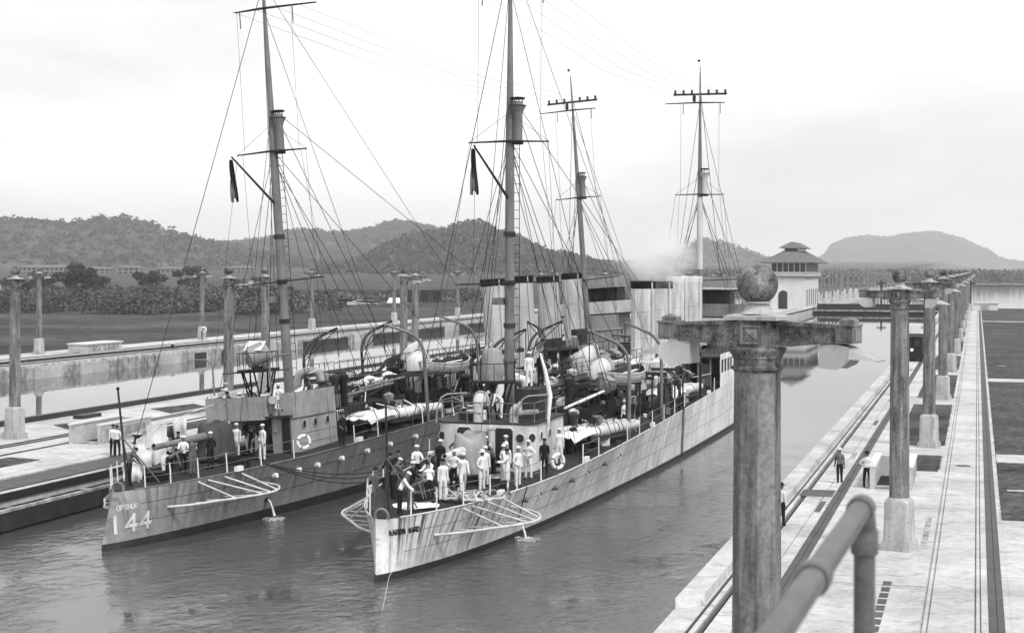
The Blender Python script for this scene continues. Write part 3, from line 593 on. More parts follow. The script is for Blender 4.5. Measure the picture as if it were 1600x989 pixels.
WORDS = ['first', 'second', 'third', 'fourth', 'fifth', 'sixth', 'seventh', 'eighth', 'ninth', 'tenth', 'eleventh', 'twelfth', 'thirteenth', 'fourteenth', 'fifteenth', 'sixteenth']
TC = {2500: 0, 3400: 0, 1900: 0}
for i, (px, dy, D) in enumerate([(8, 2, 2500), (18, 4, 2500), (27, 2, 2500), (72, 1, 2500), (97, 4, 2500), (124, 3, 2500), (152, 4, 2500), (160, 2, 2500), (178, 1, 2500), (192, 3, 2500), (203, 2, 2500), (238, 3, 2500), (247, 5, 2500), (268, 5, 2500), (274, 3, 2500), (336, 2, 2500),
                                 (470, 2, 3400), (552, 2, 3400), (600, 3, 3400), (618, 4, 3400), (640, 3, 3400), (660, 2, 3400), (706, 4, 1900), (722, 5, 1900), (735, 6, 1900), (746, 5, 1900), (758, 4, 1900), (770, 3, 1900)]):
    tab = L1 if D == 2500 else ([(250, 420), (330, 388), (430, 374), (465, 363), (540, 368), (580, 360), (620, 350), (655, 355), (700, 366)] if D == 3400 else [(600, 394), (690, 367), (715, 356), (740, 351), (775, 362), (815, 378)])
    xs_, G = RIDGES[{2500: 0, 3400: 1, 1900: 2}[D]]; ci = int(np.argmin(np.abs(np.array(xs_)-px))); sub = G[:, ci]; el_ = (sub[:, 2]-12)/np.hypot(sub[:, 0], sub[:, 1]); ri = int(np.argmax(el_)); x, y, zc = [float(q) for q in sub[ri]]
    h = dy*D/2600*1.9+6
    TC[D] += 1
    tree(x, y, zc-h*.35, h, h*.48, '%s tree from the left standing up from the %s ridge line' % (WORDS[TC[D]-1], {2500: 'left hill', 3400: 'far middle', 1900: 'dark central'}[D]), 'trees on the %s ridge' % {2500: 'left hill', 3400: 'far middle', 1900: 'dark central'}[D], 40, 7, h*.06)
M_far = mat('weathered_white_boards', .33, .85, .35, .25)
# barracks on the far slope
def longhouse(px0, px1, ytop, ybot, D, label, storeys=2, roofm=M_roof, wallm=M_buildd):
    x0, y0 = at_dl(D, (px0-800)/2600*D); x1, y1 = at_dl(D, (px1-800)/2600*D); Lh = hypot(x1-x0, y1-y0); yh_ = 420+.003*(px0-800)
    zb = 12-(ybot-yh_)*D/2600; zt = 12-(ytop-yh_)*D/2600; H = zt-zb; e = empty('barrack_building', (x0, y0, zb), atan2(y1-y0, x1-x0), label=label, cat='building')
    MB().span((0, 0, -6), (Lh, 14, H*.78)).build('wall', wallm, e, 0)
    MB().add([(-1, -2, H*.78), (Lh+1, -2, H*.78), (Lh+1, 16, H*.78), (-1, 16, H*.78), (3, 7, H), (Lh-3, 7, H)], [(0, 1, 5, 4), (1, 2, 5), (2, 3, 4, 5), (3, 0, 4), (0, 3, 2, 1)]).build('roof', roofm, e, 0)
    nn = max(3, int((px1-px0)/7))
    for s_ in range(storeys):
        z0 = H*.78*s_/storeys
        MB().span((0, -1.6, z0+.1), (Lh, -.05, z0+.5)).build('veranda', M_far, e, 0)
        for k in range(nn):
            xx = Lh*(k+.5)/nn; MB().span((xx-Lh/nn*.28, -.12, z0+H*.1), (xx+Lh/nn*.28, .02, z0+H*.78/storeys*.85)).build('window', M_win, e, 0)
        for k in range(nn+1):
            xx = Lh*k/nn; MB().span((xx-.22, -1.55, z0+.5), (xx+.22, -1.2, z0+H*.78/storeys)).build('veranda_post', M_far, e, 0)
longhouse(28, 128, 414, 431, 1500, 'two storey barracks with pale veranda, leftmost of the far buildings on the slope')
longhouse(133, 172, 417, 430, 1500, 'short two storey barracks second from left on the far slope')
longhouse(184, 218, 415, 430, 1480, 'dark roofed two storey barracks behind the left hill foot')
longhouse(244, 296, 417, 430, 1600, 'long low barracks with a row of windows left of the life ring lamp post', 1)
longhouse(348, 398, 416, 428, 1600, 'long barracks seen between the two lamp posts near the grey ship mast', 2)
longhouse(525, 600, 421, 431, 1700, 'pale roofed low building on the slope right of the grey ship mast', 1, M_build, M_build)
longhouse(740, 790, 452, 470, 640, 'small white hut with dark openings left of the funnels', 1, M_roof, M_build)
for i, (px0, px1, y0, y1, D, lb) in enumerate(((637, 648, 457, 475, 505, 'dark freight wagon glimpsed between the paired lamp posts'), (657, 689, 454, 474, 505, 'dark freight wagon right of the paired lamp posts'))):
    x, y = at_dl(D, ((px0+px1)/2-800)/2600*D); Lw = (px1-px0)*D/2600; e = empty('freight_wagon', (x, y, 1.5), TH*.6, label=lb, cat='railway wagon')
    MB().span((-Lw/2, 0, .9), (Lw/2, 2.8, 3.7)).build('body', M_dark, e, 0); MB().span((-Lw/2-.1, -.1, 3.7), (Lw/2+.1, 2.9, 3.95)).build('roof', M_dark2, e, 0); MB().span((-.8, -.06, 1.0), (.8, -.01, 3.4)).build('door', M_dark2, e, 0)
    for xx in (-Lw*.35, -Lw*.2, Lw*.2, Lw*.35): MB().lathe([(.45, -.08), (.45, .08)], (xx, .2, .45), 12, 0, Matrix.Rotation(pi/2, 3, 'X')).build('wheel', M_dark, e)
x, y = at_dl(460, (617-800)/2600*460); e = empty('tent', (x, y, 1.5), .2, label='small white pitched awning left of the paired lamp posts', cat='awning')
MB().add([(-2, -1.5, 1), (2, -1.5, 1), (2, 1.5, 1), (-2, 1.5, 1), (-1.5, 0, 2.4), (1.5, 0, 2.4)], [(0, 1, 5, 4), (2, 3, 4, 5), (1, 2, 5), (3, 0, 4)]).build('cloth', M_cloth, e, 0)
for sx in (-1.9, 1.9):
    for sy in (-1.4, 1.4): MB().tube([(sx, sy, 0), (sx, sy, 1.02)], .06, 6).build('pole', M_dark, e)
for i, (px, d, n) in enumerate(((515, 455, 26), (560, 470, 22), (410, 425, 8))):
    x, y = at_dl(d, (px-800)/2600*d); e = empty('timber_pile', (x, y, 1.5), .1, label=('long dark pile of timbers on the left bank right of the grey ship mast', 'second timber pile nearer the paired lamp posts', 'short pile of pale planks between the two lamp posts left of the mast')[i], cat='timber pile')
    for k in range(n):
        MB().box((random.uniform(-3, 3), random.uniform(-1, 1), .2+.09*k % 1.6), (random.uniform(4, 9), .28, .22), random.gauss(0, .12)).build('plank', M_dark if (k % 3 and i < 2) else M_build, e, 0)

# ================================================================ THE TWO DESTROYERS (seen from the stern)
BW = [(0, .04), (1.2, .5), (4.7, 1.34), (9, 2.0), (16.7, 2.75), (25, 3.25), (35, 3.75), (46, 4.1), (58, 4.3), (68, 4.35), (76, 4.0), (84, 2.9), (91, 1.3), (95.6, .03)]
BD = [(0, .2), (.5, .55), (1.2, .95), (3, 1.72), (5.5, 2.45), (9, 3.12), (13, 3.6), (18, 3.98), (26, 4.35), (38, 4.55), (58, 4.6), (68, 4.55), (76, 4.2), (84, 3.2), (91, 1.6), (95.6, .06)]
ZD = [(0, 2.35), (6, 2.45), (14, 2.55), (22, 2.75), (30, 2.95), (40, 3.15), (50, 3.35), (60, 3.55), (72, 4.1), (84, 4.9), (95.6, 5.8)]
STA = [0, .25, .6, 1.2, 2, 3, 4.2, 5.6, 7.2, 9, 11, 13, 15.5, 18, 21, 24, 27, 30, 34, 38, 42, 46, 50, 54, 58, 62, 66, 70, 74, 78, 82, 86, 89, 92, 94, 95.6]
def zd(s): return itps(ZD, s)
def hx(s, z):                                     # half beam of the hull side
    b, d, t = itps(BW, s), itps(BD, s), max(0, z)/zd(s)
    return b*(1+min(z, 0)*.18) + (d-b)*(t**1.25 if t > 0 else 0)
def rake(s, z, rk): return rk*max(0, z)/2.35*max(0, 1-s/7)
FONT = {'A': [[(0, 0), (.5, 1), (1, 0)], [(.2, .36), (.8, .36)]], 'R': [[(0, 0), (0, 1), (.75, 1), (1, .85), (1, .62), (.75, .48), (0, .48)], [(.55, .48), (1, 0)]],
        'O': [[(.5, 1), (.15, .88), (0, .5), (.15, .12), (.5, 0), (.85, .12), (1, .5), (.85, .88), (.5, 1)]], 'N': [[(0, 0), (0, 1), (1, 0), (1, 1)]], 'W': [[(0, 1), (.25, 0), (.5, .8), (.75, 0), (1, 1)]],
        'D': [[(0, 0), (0, 1), (.6, 1), (1, .75), (1, .25), (.6, 0), (0, 0)]], 'U': [[(0, 1), (0, .25), (.25, 0), (.75, 0), (1, .25), (1, 1)]], 'P': [[(0, 0), (0, 1), (.75, 1), (1, .85), (1, .6), (.75, .46), (0, .46)]],
        'S': [[(1, .85), (.75, 1), (.25, 1), (0, .82), (.1, .6), (.9, .4), (1, .2), (.75, 0), (.25, 0), (0, .16)]], 'H': [[(0, 0), (0, 1)], [(1, 0), (1, 1)], [(0, .5), (1, .5)]],
        '1': [[(.5, 0), (.5, 1)]], '4': [[(.72, 0), (.72, 1), (0, .32), (1, .32)]]}
def hull_point(s, z, rk, off): return (hx(s, z)+off, s+rake(s, z, rk), z)
def hull_text(ship, text, s0, z0, h, adv, wd, m, rk, name, slope=.45):
    for k, chh in enumerate(text):
        if chh == ' ': continue
        b = MB(); sc = s0+k*adv
        for st in FONT[chh]:
            for (xa, ya), (xb, yb) in zip(st, st[1:]):
                nsub = 4; ln = hypot((xb-xa)*adv*.7, (yb-ya)*h) or 1; px, py = -(yb-ya)*h/ln*wd/2, (xb-xa)*adv*.7/ln*wd/2
                ring = []
                ex, ey = (xb-xa)*adv*.7/ln*wd*.4, (yb-ya)*h/ln*wd*.4
                for q in range(nsub+1):
                    t = q/nsub; ss = sc+(xa+(xb-xa)*t)*adv*.7+(ex if q == nsub else -ex if q == 0 else 0); zz = z0+(ya+(yb-ya)*t)*h+(ey if q == nsub else -ey if q == 0 else 0)
                    ss -= (zz-z0)*slope; ring.append([hull_point(ss+px, zz+py, rk, .03), hull_point(ss-px, zz-py, rk, .03)])
                vs = [p for r in ring for p in r]; b.add(vs, [(2*q, 2*q+1, 2*q+3, 2*q+2) for q in range(nsub)])
        b.build(name, m, ship, 0)

def build_hull(ship, paint, rk, lip):
    b = MB(); T = [0, .12, .25, .4, .55, .7, .85, 1]; vs = []; lv = []
    for s in STA:
        z1 = zd(s); row = [-2.2, -.6, .28, .30]+[.30+(z1-.30)*t for t in T[1:]]
        lv.append(row)
    n = len(lv[0])
    for sg in (1, -1):
        o = [(sg*hx(s, z), s+rake(s, z, rk), z) for s, row in zip(STA, lv) for z in row]; F = []; mi = []
        for i in range(len(STA)-1):
            for j in range(n-1):
                f = (i*n+j, i*n+j+1, (i+1)*n+j+1, (i+1)*n+j); F.append(f if sg > 0 else f[::-1]); mi.append(1 if j < 2 else 0)
        base = len(b.v); b.v += o; b.f += [tuple(q+base for q in f) for f in F]; b.m += mi
    for i0 in (0, len(STA)-1):                    # close stern and stem
        a = [k+i0*n for k in range(n)]; c = [k+i0*n+len(STA)*n for k in range(n)]
        b.f += [(a[j], c[j], c[j+1], a[j+1]) if i0 == 0 else (a[j], a[j+1], c[j+1], c[j]) for j in range(n-1)]; b.m += [1 if j < 2 else 0 for j in range(n-1)]
    b.build('hull', [paint, M_boot], ship, 40)
    b = MB(); ring = [(s, zd(s), max(.02, itps(BD, s)-.02)) for s in STA]
    vs = []
    for s, z, w_ in ring:
        y = s+rake(s, z, rk); vs += [(-w_, y, z-.03), (-w_*.5, y, z+.02), (0, y, z+.05), (w_*.5, y, z+.02), (w_, y, z-.03)]
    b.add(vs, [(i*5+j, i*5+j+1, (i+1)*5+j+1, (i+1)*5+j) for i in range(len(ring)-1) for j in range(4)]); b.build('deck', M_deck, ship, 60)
    for sg in (1, -1):
        e_ = [(sg*(itps(BD, s)-.01), s+rake(s, zd(s), rk), zd(s)+.015) for s in STA[2:]]
        MB().tube(e_, .035, 6).build('gunwale', lip, ship)
        for k, zf in enumerate((.42, .74)):       # lapped plate strakes
            MB().tube([(sg*(hx(s, zd(s)*zf)+.004), s+rake(s, zd(s)*zf, rk), zd(s)*zf) for s in STA[3:-3]], .011, 4).build('strake_lap', M_mid if paint is M_hullA else M_dark2, ship)
    for s in (6.5, 12.5, 19, 25.5, 32, 38.5, 45, 51.5, 58, 64.5):
        b = MB(); zz = [.35+(zd(s)-.4)*t/5 for t in range(6)]
        b.loft([[(hx(s-.06, z)-.01, s-.06, z), (hx(s, z)+.008, s-.05, z), (hx(s, z)+.008, s+.05, z), (hx(s+.06, z)-.01, s+.06, z)] for z in zz]); b.build('butt_strap', paint, ship, 0)

def rig(ship, pts, r, name='stay', m=None): return MB().tube(pts, r, 5, cap=False).build(name, m or M_wire, ship)
def ladder(ship, a, b_, wd, axis, step=.33, r=.018, m=None, name='ladder'):
    a, b_ = Vector(a), Vector(b_); ax = Vector(axis)*wd/2; n = max(2, int((b_-a).length/step)); q = MB()
    for sg in (1, -1): q.tube([a+ax*sg, b_+ax*sg], r, 5)
    L_ = q.build(name, m or M_dark, ship)
    rg = MB().tube([-ax, ax], r*.8, 5).mesh('rung', m or M_dark)
    for k in range(n):
        o = bpy.data.objects.new('rung', rg); col.objects.link(o); o.parent = L_; o.location = a+(b_-a)*((k+.5)/n)
def crow_nest(ship, s, m, x=.42):
    prof = [(.29, 18.2), (.29, 18.25), (.25, 18.28), (.25, 19.6), (.30, 19.75), (.40, 19.95), (.40, 20.02), (.29, 20.06), (.27, 20.2)]
    cn = MB().lathe(prof, (x, s, 0), 16).build('crow_nest', m, ship, 30)
    MB().lathe([(.37, 20.32), (.37, 20.40), (.1, 20.44)], (x, s, 0), 16).build('nest_roof', M_dark, cn, 30)
    for k in range(4): MB().tube([(x+.26*cos(k*pi/2), s+.26*sin(k*pi/2), 20.1), (x+.26*cos(k*pi/2), s+.26*sin(k*pi/2), 20.34)], .022, 5).build('nest_post', M_dark, cn)
    MB().lathe([(.3, 18.1), (.3, 18.2)], (x, s, 0), 16).build('nest_floor', M_dark, cn, 30)
    MB().tube(arc((x, s, 20), .42, 0, 2*pi, 18, (1, 0, 0), (0, 1, 0))[:-1], .025, 6, closed=True).build('nest_rim', M_dark, cn)
def mast(ship, s, z0, m, mw, nest_x, rk, fore):
    # tapered pole, raked forward/aft by rk per metre
    Y = lambda z: s+rk*(z-z0)
    P = MB().tube([(0, Y(z), z) for z in (z0, 8, 18, 20.5, 24, 28.4)], [.26, .25, .22, .17, .12, .06], 14).build('fore_mast' if fore else 'main_mast', m, ship)
    if fore and mw: MB().tube([(0, Y(z), z) for z in (12, 15, 18.0)], [.262, .25, .235], 14).build('painted_band', mw, P)
    crow_nest(ship, Y(19.2), m if not (fore and mw) else mw, nest_x)
    MB().tube([(-2.05, Y(18.2)-.24, 18.2), (0, Y(18.2)-.27, 18.25), (2.05, Y(18.2)-.24, 18.2)], [.035, .06, .035], 8).build('lower_yard', M_wire, ship)
    up = 25.85; MB().tube([(-2.0-(.9 if fore else -.3), Y(up)-.15, up), (0, Y(up)-.17, up+.04), (2.6-(.5 if fore else -.5), Y(up)-.15, up)], [.04, .07, .04], 8).build('upper_yard', M_wire, ship)
    for x in (-1.4, 1.7): MB().tube([(x, Y(up)-.15, up-.05), (x, Y(up)-.15, up-.9)], .03, 6).build('signal_block', M_wire, ship)
    if fore:                                      # aerial spreader with insulators
        MB().box((0, Y(26.6), 26.6), (4.5, .14, .16)).build('aerial_spreader', M_wire, ship, 0)
        ins = MB().lathe([(.06, 0), (.12, .05), (.07, .12), (.12, .2), (.05, .3)], n=8).mesh('insulator', M_wire)
        for x in (-2.1, -1.4, -.7, .7, 1.4, 2.1):
            o = bpy.data.objects.new('insulator', ins); col.objects.link(o); o.parent = ship; o.location = (x, Y(26.6), 26.68)
        MB().lathe([(.05, 0), (.14, .1), (.14, .5), (.05, .6)], (-.5, Y(26.9), 25.95), 8).build('signal_lamp', M_wire, ship)
        MB().tube([(0, Y(28.3), 28.3), (0, Y(28.3), 28.9)], .035, 5).build('truck', M_wire, ship); MB().sphere((-.12, Y(28.3), 29.4), .12, 8, 6).build('wind_vane', M_wire, ship)
    else:
        gf = MB().tube([(-.05, Y(15.4)-.25, 15.5), (-.95, Y(15.4)-3.0, 17.85)], [.07, .045], 8).build('gaff', M_wire, ship)
        ladder(ship, (.32, Y(6.5)+.1, 6.5), (.30, Y(18)+.1, 18.1), .32, (1, 0, 0), .42)
        for z in (9.1, 11.2, 13.6): MB().lathe([(.3, z), (.3, z+.22)], (0, Y(z), 0), 14).build('mast_band', M_dark2, ship, 30)
        MB().box((-.5, Y(10.4)-.2, 10.4), (.5, .4, .35)).build('signal_box', M_mid, ship, 0); MB().box((-.76, Y(10.4)-.2, 10.4), (.02, .36, .3)).build('box_door', M_dark, ship, 0)
        MB().tube([(-2.6, Y(11.3)-.35, 11.2), (2.6, Y(11.3)-.35, 11.4)], .04, 6).build('boom', M_wire, ship)
    return Y
def stays(ship, Y, fore, s):
    r = .018 if not fore else .024; top = 27.2
    for sg in (1, -1):
        x = 4.2*sg
        for ds, zz in ((2.5, 17.6), (5.5, 17.9), (8.5, 20.6)): rig(ship, [(.1*sg, Y(zz), zz), (x, s+ds, zd(s+ds))], r, 'shroud')
        for ds, zz in ((-2.0, 18), (6.8, 25.4)): rig(ship, [(.1*sg, Y(zz), zz), (x*.96, s+ds, zd(s+ds)+.2)], r*.85, 'shroud')
        rig(ship, [(2.05*sg, Y(18.2)-.24, 18.2), (.1*sg, Y(19)-.1, 19.6)], r*.6, 'yard_lift')
        rig(ship, [(2.0*sg, Y(18.2)-.24, 18.2), (3.6*sg, s-3.0, zd(s-3)+.2)], r*.55, 'halyard'); rig(ship, [(1.6*sg, Y(25.8)-.1, 25.8), (1.6*sg, Y(18.2)-.2, 18.2)], r*.55, 'halyard')
        rig(ship, [(1.7*sg, Y(18.2)-.24, 18.2), (2.6*sg, s+2.0, zd(s)+.2)], r*.55, 'halyard')
    if not fore:
        rig(ship, [(0, Y(top), top), (0, 2.2, zd(2)+.4)], r*1.1, 'backstay'); rig(ship, [(0, Y(20.6), 20.5), (.6, s-7.5, zd(s-7)+.1)], r*.8, 'backstay')
        rig(ship, [(0, Y(20.6), 20.6), (0, 52.5, 10.9)], r, 'triatic_stay'); rig(ship, [(.2, Y(18), 18), (2.2, 40, 5.2)], r, 'fore_stay'); rig(ship, [(-.2, Y(18), 18), (-2.2, 40, 5.2)], r, 'fore_stay')
        rig(ship, [(.15, Y(27), 27), (1.5, 49, 6.3)], r*.8, 'fore_stay')
        for x in (-1.9, -.6, .6, 1.9): rig(ship, [(x, Y(25.9)-.1, 25.95), (x*1.05, s+30, 25.3), (x*1.1, s+60, 26.5)], .008, 'aerial_wire')
    else:
        rig(ship, [(0, Y(top), top), (0, 94, 6.2)], r, 'forestay')
def cowl(ship, x, s, z0, h, r, ang, m, name='ventilator'):
    # upright trunk, head bent over towards direction ang (0 = bow, 180 = stern, 90 = right)
    d = Vector((sin(radians(ang)), cos(radians(ang)), 0)); b = MB(); pts = []; rr = []
    pts.append(Vector((x, s, z0))); rr.append(r*.78); pts.append(Vector((x, s, z0+h*.5))); rr.append(r*.78)
    R = r*1.05; c = Vector((x, s, z0+h*.55))+d*R
    for k in range(8):
        a = pi-k*(pi*.52)/7; pts.append(c+d*(cos(a)*R)+Vector((0, 0, sin(a)*R))); rr.append(r*(.8+.32*k/7))
    pts.append(pts[-1]+(pts[-1]-pts[-2])*.35); rr.append(r*1.25)
    b.tube(pts, rr, 16, cap=False); v = b.build(name, m, ship, 50)
    n = (pts[-1]-pts[-2]).normalized(); u, w_ = frame_from(n); q = MB(); c2 = pts[-1]-n*.12
    q.add([c2+(u*cos(2*pi*j/16)+w_*sin(2*pi*j/16))*r*1.18 for j in range(16)], [tuple(range(16))]); q.build('mouth', M_dark, v, 0)
    MB().tube(arc(pts[-1], r*1.26, 0, 2*pi, 18, u, w_)[:-1], .03, 6, closed=True).build('lip', m, v)
    return v
def funnel(ship, s, z0, z1, rx, ry, m, capm, flare, pipes):
    f = MB().lathe([(rx, z0), (rx, z1-.48), (rx*1.0, z1-.42)], (0, s, 0), 28, 0, None, 1, ry/rx, cap=False).build('funnel', m, ship, 40)
    MB().lathe([(rx*1.01, z1-.5), (rx*flare, z1-.36), (rx*flare, z1), (rx*.8, z1+.03), (rx*.78, z1-.5)], (0, s, 0), 28, 0, None, 1, ry/rx, cap=False).build('funnel_cap', capm, f, 30)
    MB().lathe([(.001, z1-.3), (rx*.8, z1-.3)], (0, s, 0), 28, 0, None, 1, ry/rx, cap=False).build('uptake', M_soot, f)
    for z in (z0+1.6, z0+3.4): MB().tube([(rx*1.005*cos(a), s+ry*1.005*sin(a), z) for a in [2*pi*k/28 for k in range(28)]], .022, 5, closed=True).build('plate_band', m, f)
    for k, a in enumerate((-1.9, -.6)):
        x, y = (rx+.08)*cos(a), s+(ry+.08)*sin(a); MB().tube([(x, y, z0+.1), (x, y, z1-.55+.5*k)], .055, 8).build('steam_pipe', m, f)
def tubes(ship, x, s, z, ang, m, cover):
    t = empty('torpedo_tubes', (x, s, z), radians(ang)); t.parent = ship
    for k in (-1, 0, 1):
        tb = MB().lathe([(.27, 0), (.29, .3), (.29, 6.2), (.26, 6.4), (.26, 7.8), (.2, 8.0)], (k*.62, -3.4, .72), 14, 0, Matrix.Rotation(-pi/2, 3, 'X')).build('tube', m, t)
        for q in range(5): MB().lathe([(.3, -.05), (.325, -.04), (.325, .04), (.3, .05)], (k*.62, -2.2+q*1.25, .72), 14, 0, Matrix.Rotation(-pi/2, 3, 'X')).build('band', M_mid if q % 2 else m, tb)
        MB().sphere((k*.62, 4.52, .72), .24, 12, 8).build('warhead_cover', cover, tb)
    b = MB(); n = 12
    rows = []
    for y, dr, w_ in ((-4.5, .30, 1.05), (-3.6, .1, 1.1), (-2.4, 0, 1.12), (-1.5, .02, 1.12)):
        rows.append([(-w_+2*w_*i/n, y+.08*sin(i*2.1), .72+.33-dr+.06*cos(i*pi/2)-(.32 if i in (0, n) else 0)) for i in range(n+1)])
    b.loft(rows, closed=False, cap=False); b.loft([[(p[0], p[1], p[2]-.03) for p in r] for r in rows], closed=False, cap=False); b.build('canvas_apron', cover, t, 50)
    MB().lathe([(.9, -.02), (.85, .1), (.5, .15), (.45, .4)], n=18).build('turntable', M_dark2, t)
    MB().span((-1.0, -2, .3), (1.0, 2.6, .42)).build('saddle', M_dark2, t, 0)
    for k in range(8):
        a = random.uniform(-1.2, 2.6); MB().tube([(random.uniform(-.9, .9), a, 1.05), (random.uniform(-.9, .9), a+random.uniform(-.4, .4), random.uniform(1.2, 1.45))], .035, 6).build('training_gear', M_dark2 if k % 3 else m, t)
    MB().lathe([(.22, 0), (.22, .05)], (.3, -.6, 1.25), 14, 0, Matrix.Rotation(.9, 3, 'X')).build('handwheel', M_dark, t); MB().lathe([(.28, 0), (.3, .3), (.28, .45)], (.1, .4, 1.0), 12).build('gunner_seat', M_mid, t)
def davit(ship, x, s, h, reach, sg, m, lattice=False, r=.11, aft=0.0):
    z0 = zd(s); d = Vector((-sg, aft, 0)).normalized()
    p = [Vector((x, s, z0)), Vector((x, s, z0+h*.5)), Vector((x, s, z0+h*.68))]
    for k in range(1, 7):
        a = k*pi/2/6*.8; p.append(Vector((x, s, z0+h*.68))+d*(reach*.62*(1-cos(a)))+Vector((0, 0, h*.30*sin(a)/sin(pi*.4)*.82)))
    p.append(p[-1]+(p[-1]-p[-2]).normalized()*reach*.5+Vector((0, 0, .1*0)))
    D = MB().tube(p, [r, r, r]+[r*.95]*(len(p)-4)+[r*.6], 10).build('davit', m, ship, 50)
    if lattice:                                   # lightening holes and a stiffening web
        up = Vector((0, 0, 1))
        for i in range(1, len(p)-1):
            for f_ in (0, .5):
                q = p[i]+(p[i+1]-p[i])*f_; nrm = Vector((.3, -1, 0)).normalized()
                MB().lathe([(r*.55, 0), (r*.55, .02)], q+nrm*r*.96, 8, 0, nrm.to_track_quat('Z', 'Y').to_matrix()).build('lightening_hole', M_mid, D, 0)
        MB().tube([p[2]+d*.05, p[-1]+Vector((0, 0, -.05))], .03, 6).build('tie_rod', m, D); MB().tube([p[1], p[4]+d*.35, p[-2]], .035, 6).build('tie_rod', m, D)
    rig(D, [p[-1], p[-1]+Vector((0, 0, -1.7))], .03, 'fall')
    return D, p[-1]
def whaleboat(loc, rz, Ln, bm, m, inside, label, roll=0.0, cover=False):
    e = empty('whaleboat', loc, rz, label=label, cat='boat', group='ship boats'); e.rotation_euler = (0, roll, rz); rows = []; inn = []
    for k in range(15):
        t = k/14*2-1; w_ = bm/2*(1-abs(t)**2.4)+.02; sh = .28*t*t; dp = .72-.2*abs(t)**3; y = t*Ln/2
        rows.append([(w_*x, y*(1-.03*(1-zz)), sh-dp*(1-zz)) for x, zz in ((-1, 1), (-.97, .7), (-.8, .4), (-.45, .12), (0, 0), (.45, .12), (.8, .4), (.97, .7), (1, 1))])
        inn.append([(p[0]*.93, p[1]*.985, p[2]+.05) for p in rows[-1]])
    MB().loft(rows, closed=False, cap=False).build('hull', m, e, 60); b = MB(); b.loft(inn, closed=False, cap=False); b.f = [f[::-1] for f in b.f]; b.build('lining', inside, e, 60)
    for sg in (0, -1): MB().tube([r[sg] for r in rows], .04, 6).build('gunwale', m, e)
    MB().tube([rows[0][0], rows[0][-1]], .04, 6).tube([rows[-1][0], rows[-1][-1]], .04, 6).build('breasthook', m, e)
    for k in range(3 if True else 0): MB().tube([(r[-2][0]+.012, r[-2][1], r[-2][2]-.12*k) for r in rows[1:-1]], .014, 4).build('strake', m, e)
    for k in range(5):
        y = -Ln*.32+k*Ln*.16; t = y/(Ln/2); w_ = bm/2*(1-abs(t)**2.4)*.9; MB().span((-w_, y-.12, -.16), (w_, y+.12, -.12)).build('thwart', M_canvas if not cover else inside, e, 0)
    MB().tube([(.2, -Ln*.36, -.02), (.3, Ln*.3, .05)], .03, 6).tube([(.3, -Ln*.34, -.0), (.12, Ln*.33, .05)], .03, 6).build('oars', M_canvas, e)
    if cover: MB().loft([[(r[0][0], r[0][1], r[0][2]+.03), (0, r[0][1], r[0][2]+.22), (r[-1][0], r[-1][1], r[-1][2]+.03)] for r in rows[4:11]], closed=False, cap=False).build('boat_cover', M_canvg, e, 50)
    return e
def guard(ship, sg, rk, m):
    """tubular propeller guard standing out from the quarter"""
    g = empty('propeller_guard', (0, 0, 0)); g.parent = ship; X = lambda s, z, o: (sg*(hx(s, z)+o), s+rake(s, z, rk), z)
    z = 1.4; out = [X(2.9, z, -.02), (sg*2.2, 4.0, z), (sg*2.95, 5.2, z), (sg*3.65, 6.3, z), (sg*4.15, 7.1, z+.02), (sg*4.38, 7.8, z+.06), (sg*4.3, 8.4, z+.12), (sg*3.9, 8.9, z+.22), X(9.3, z+.35, -.05)]
    sm = []; 
    for i in range(len(out)-1):
        p0, p1, p2, p3 = [Vector(out[max(0, min(len(out)-1, i+k))]) for k in (-1, 0, 1, 2)]
        for q in range(5):
            t = q/5; sm.append(.5*((2*p1)+(-p0+p2)*t+(2*p0-5*p1+4*p2-p3)*t*t+(-p0+3*p1-3*p2+p3)*t**3))
    sm.append(Vector(out[-1])); MB().tube(sm, .055, 10).build('guard_rail', m, g)
    for s0, i in ((4.3, 13), (5.0, 20), (6.3, 23), (7.6, 27)): MB().tube([X(s0, zd(s0)-.12, 0), sm[i]], .042, 8).build('upper_strut', m, g)
    for s0, i in ((4.8, 9), (5.6, 14), (7.0, 21), (8.6, 26)): MB().tube([X(s0, 1.36, -.05), sm[i]+Vector((0, 0, -.04))], .032, 8).build('lower_strut', m, g)

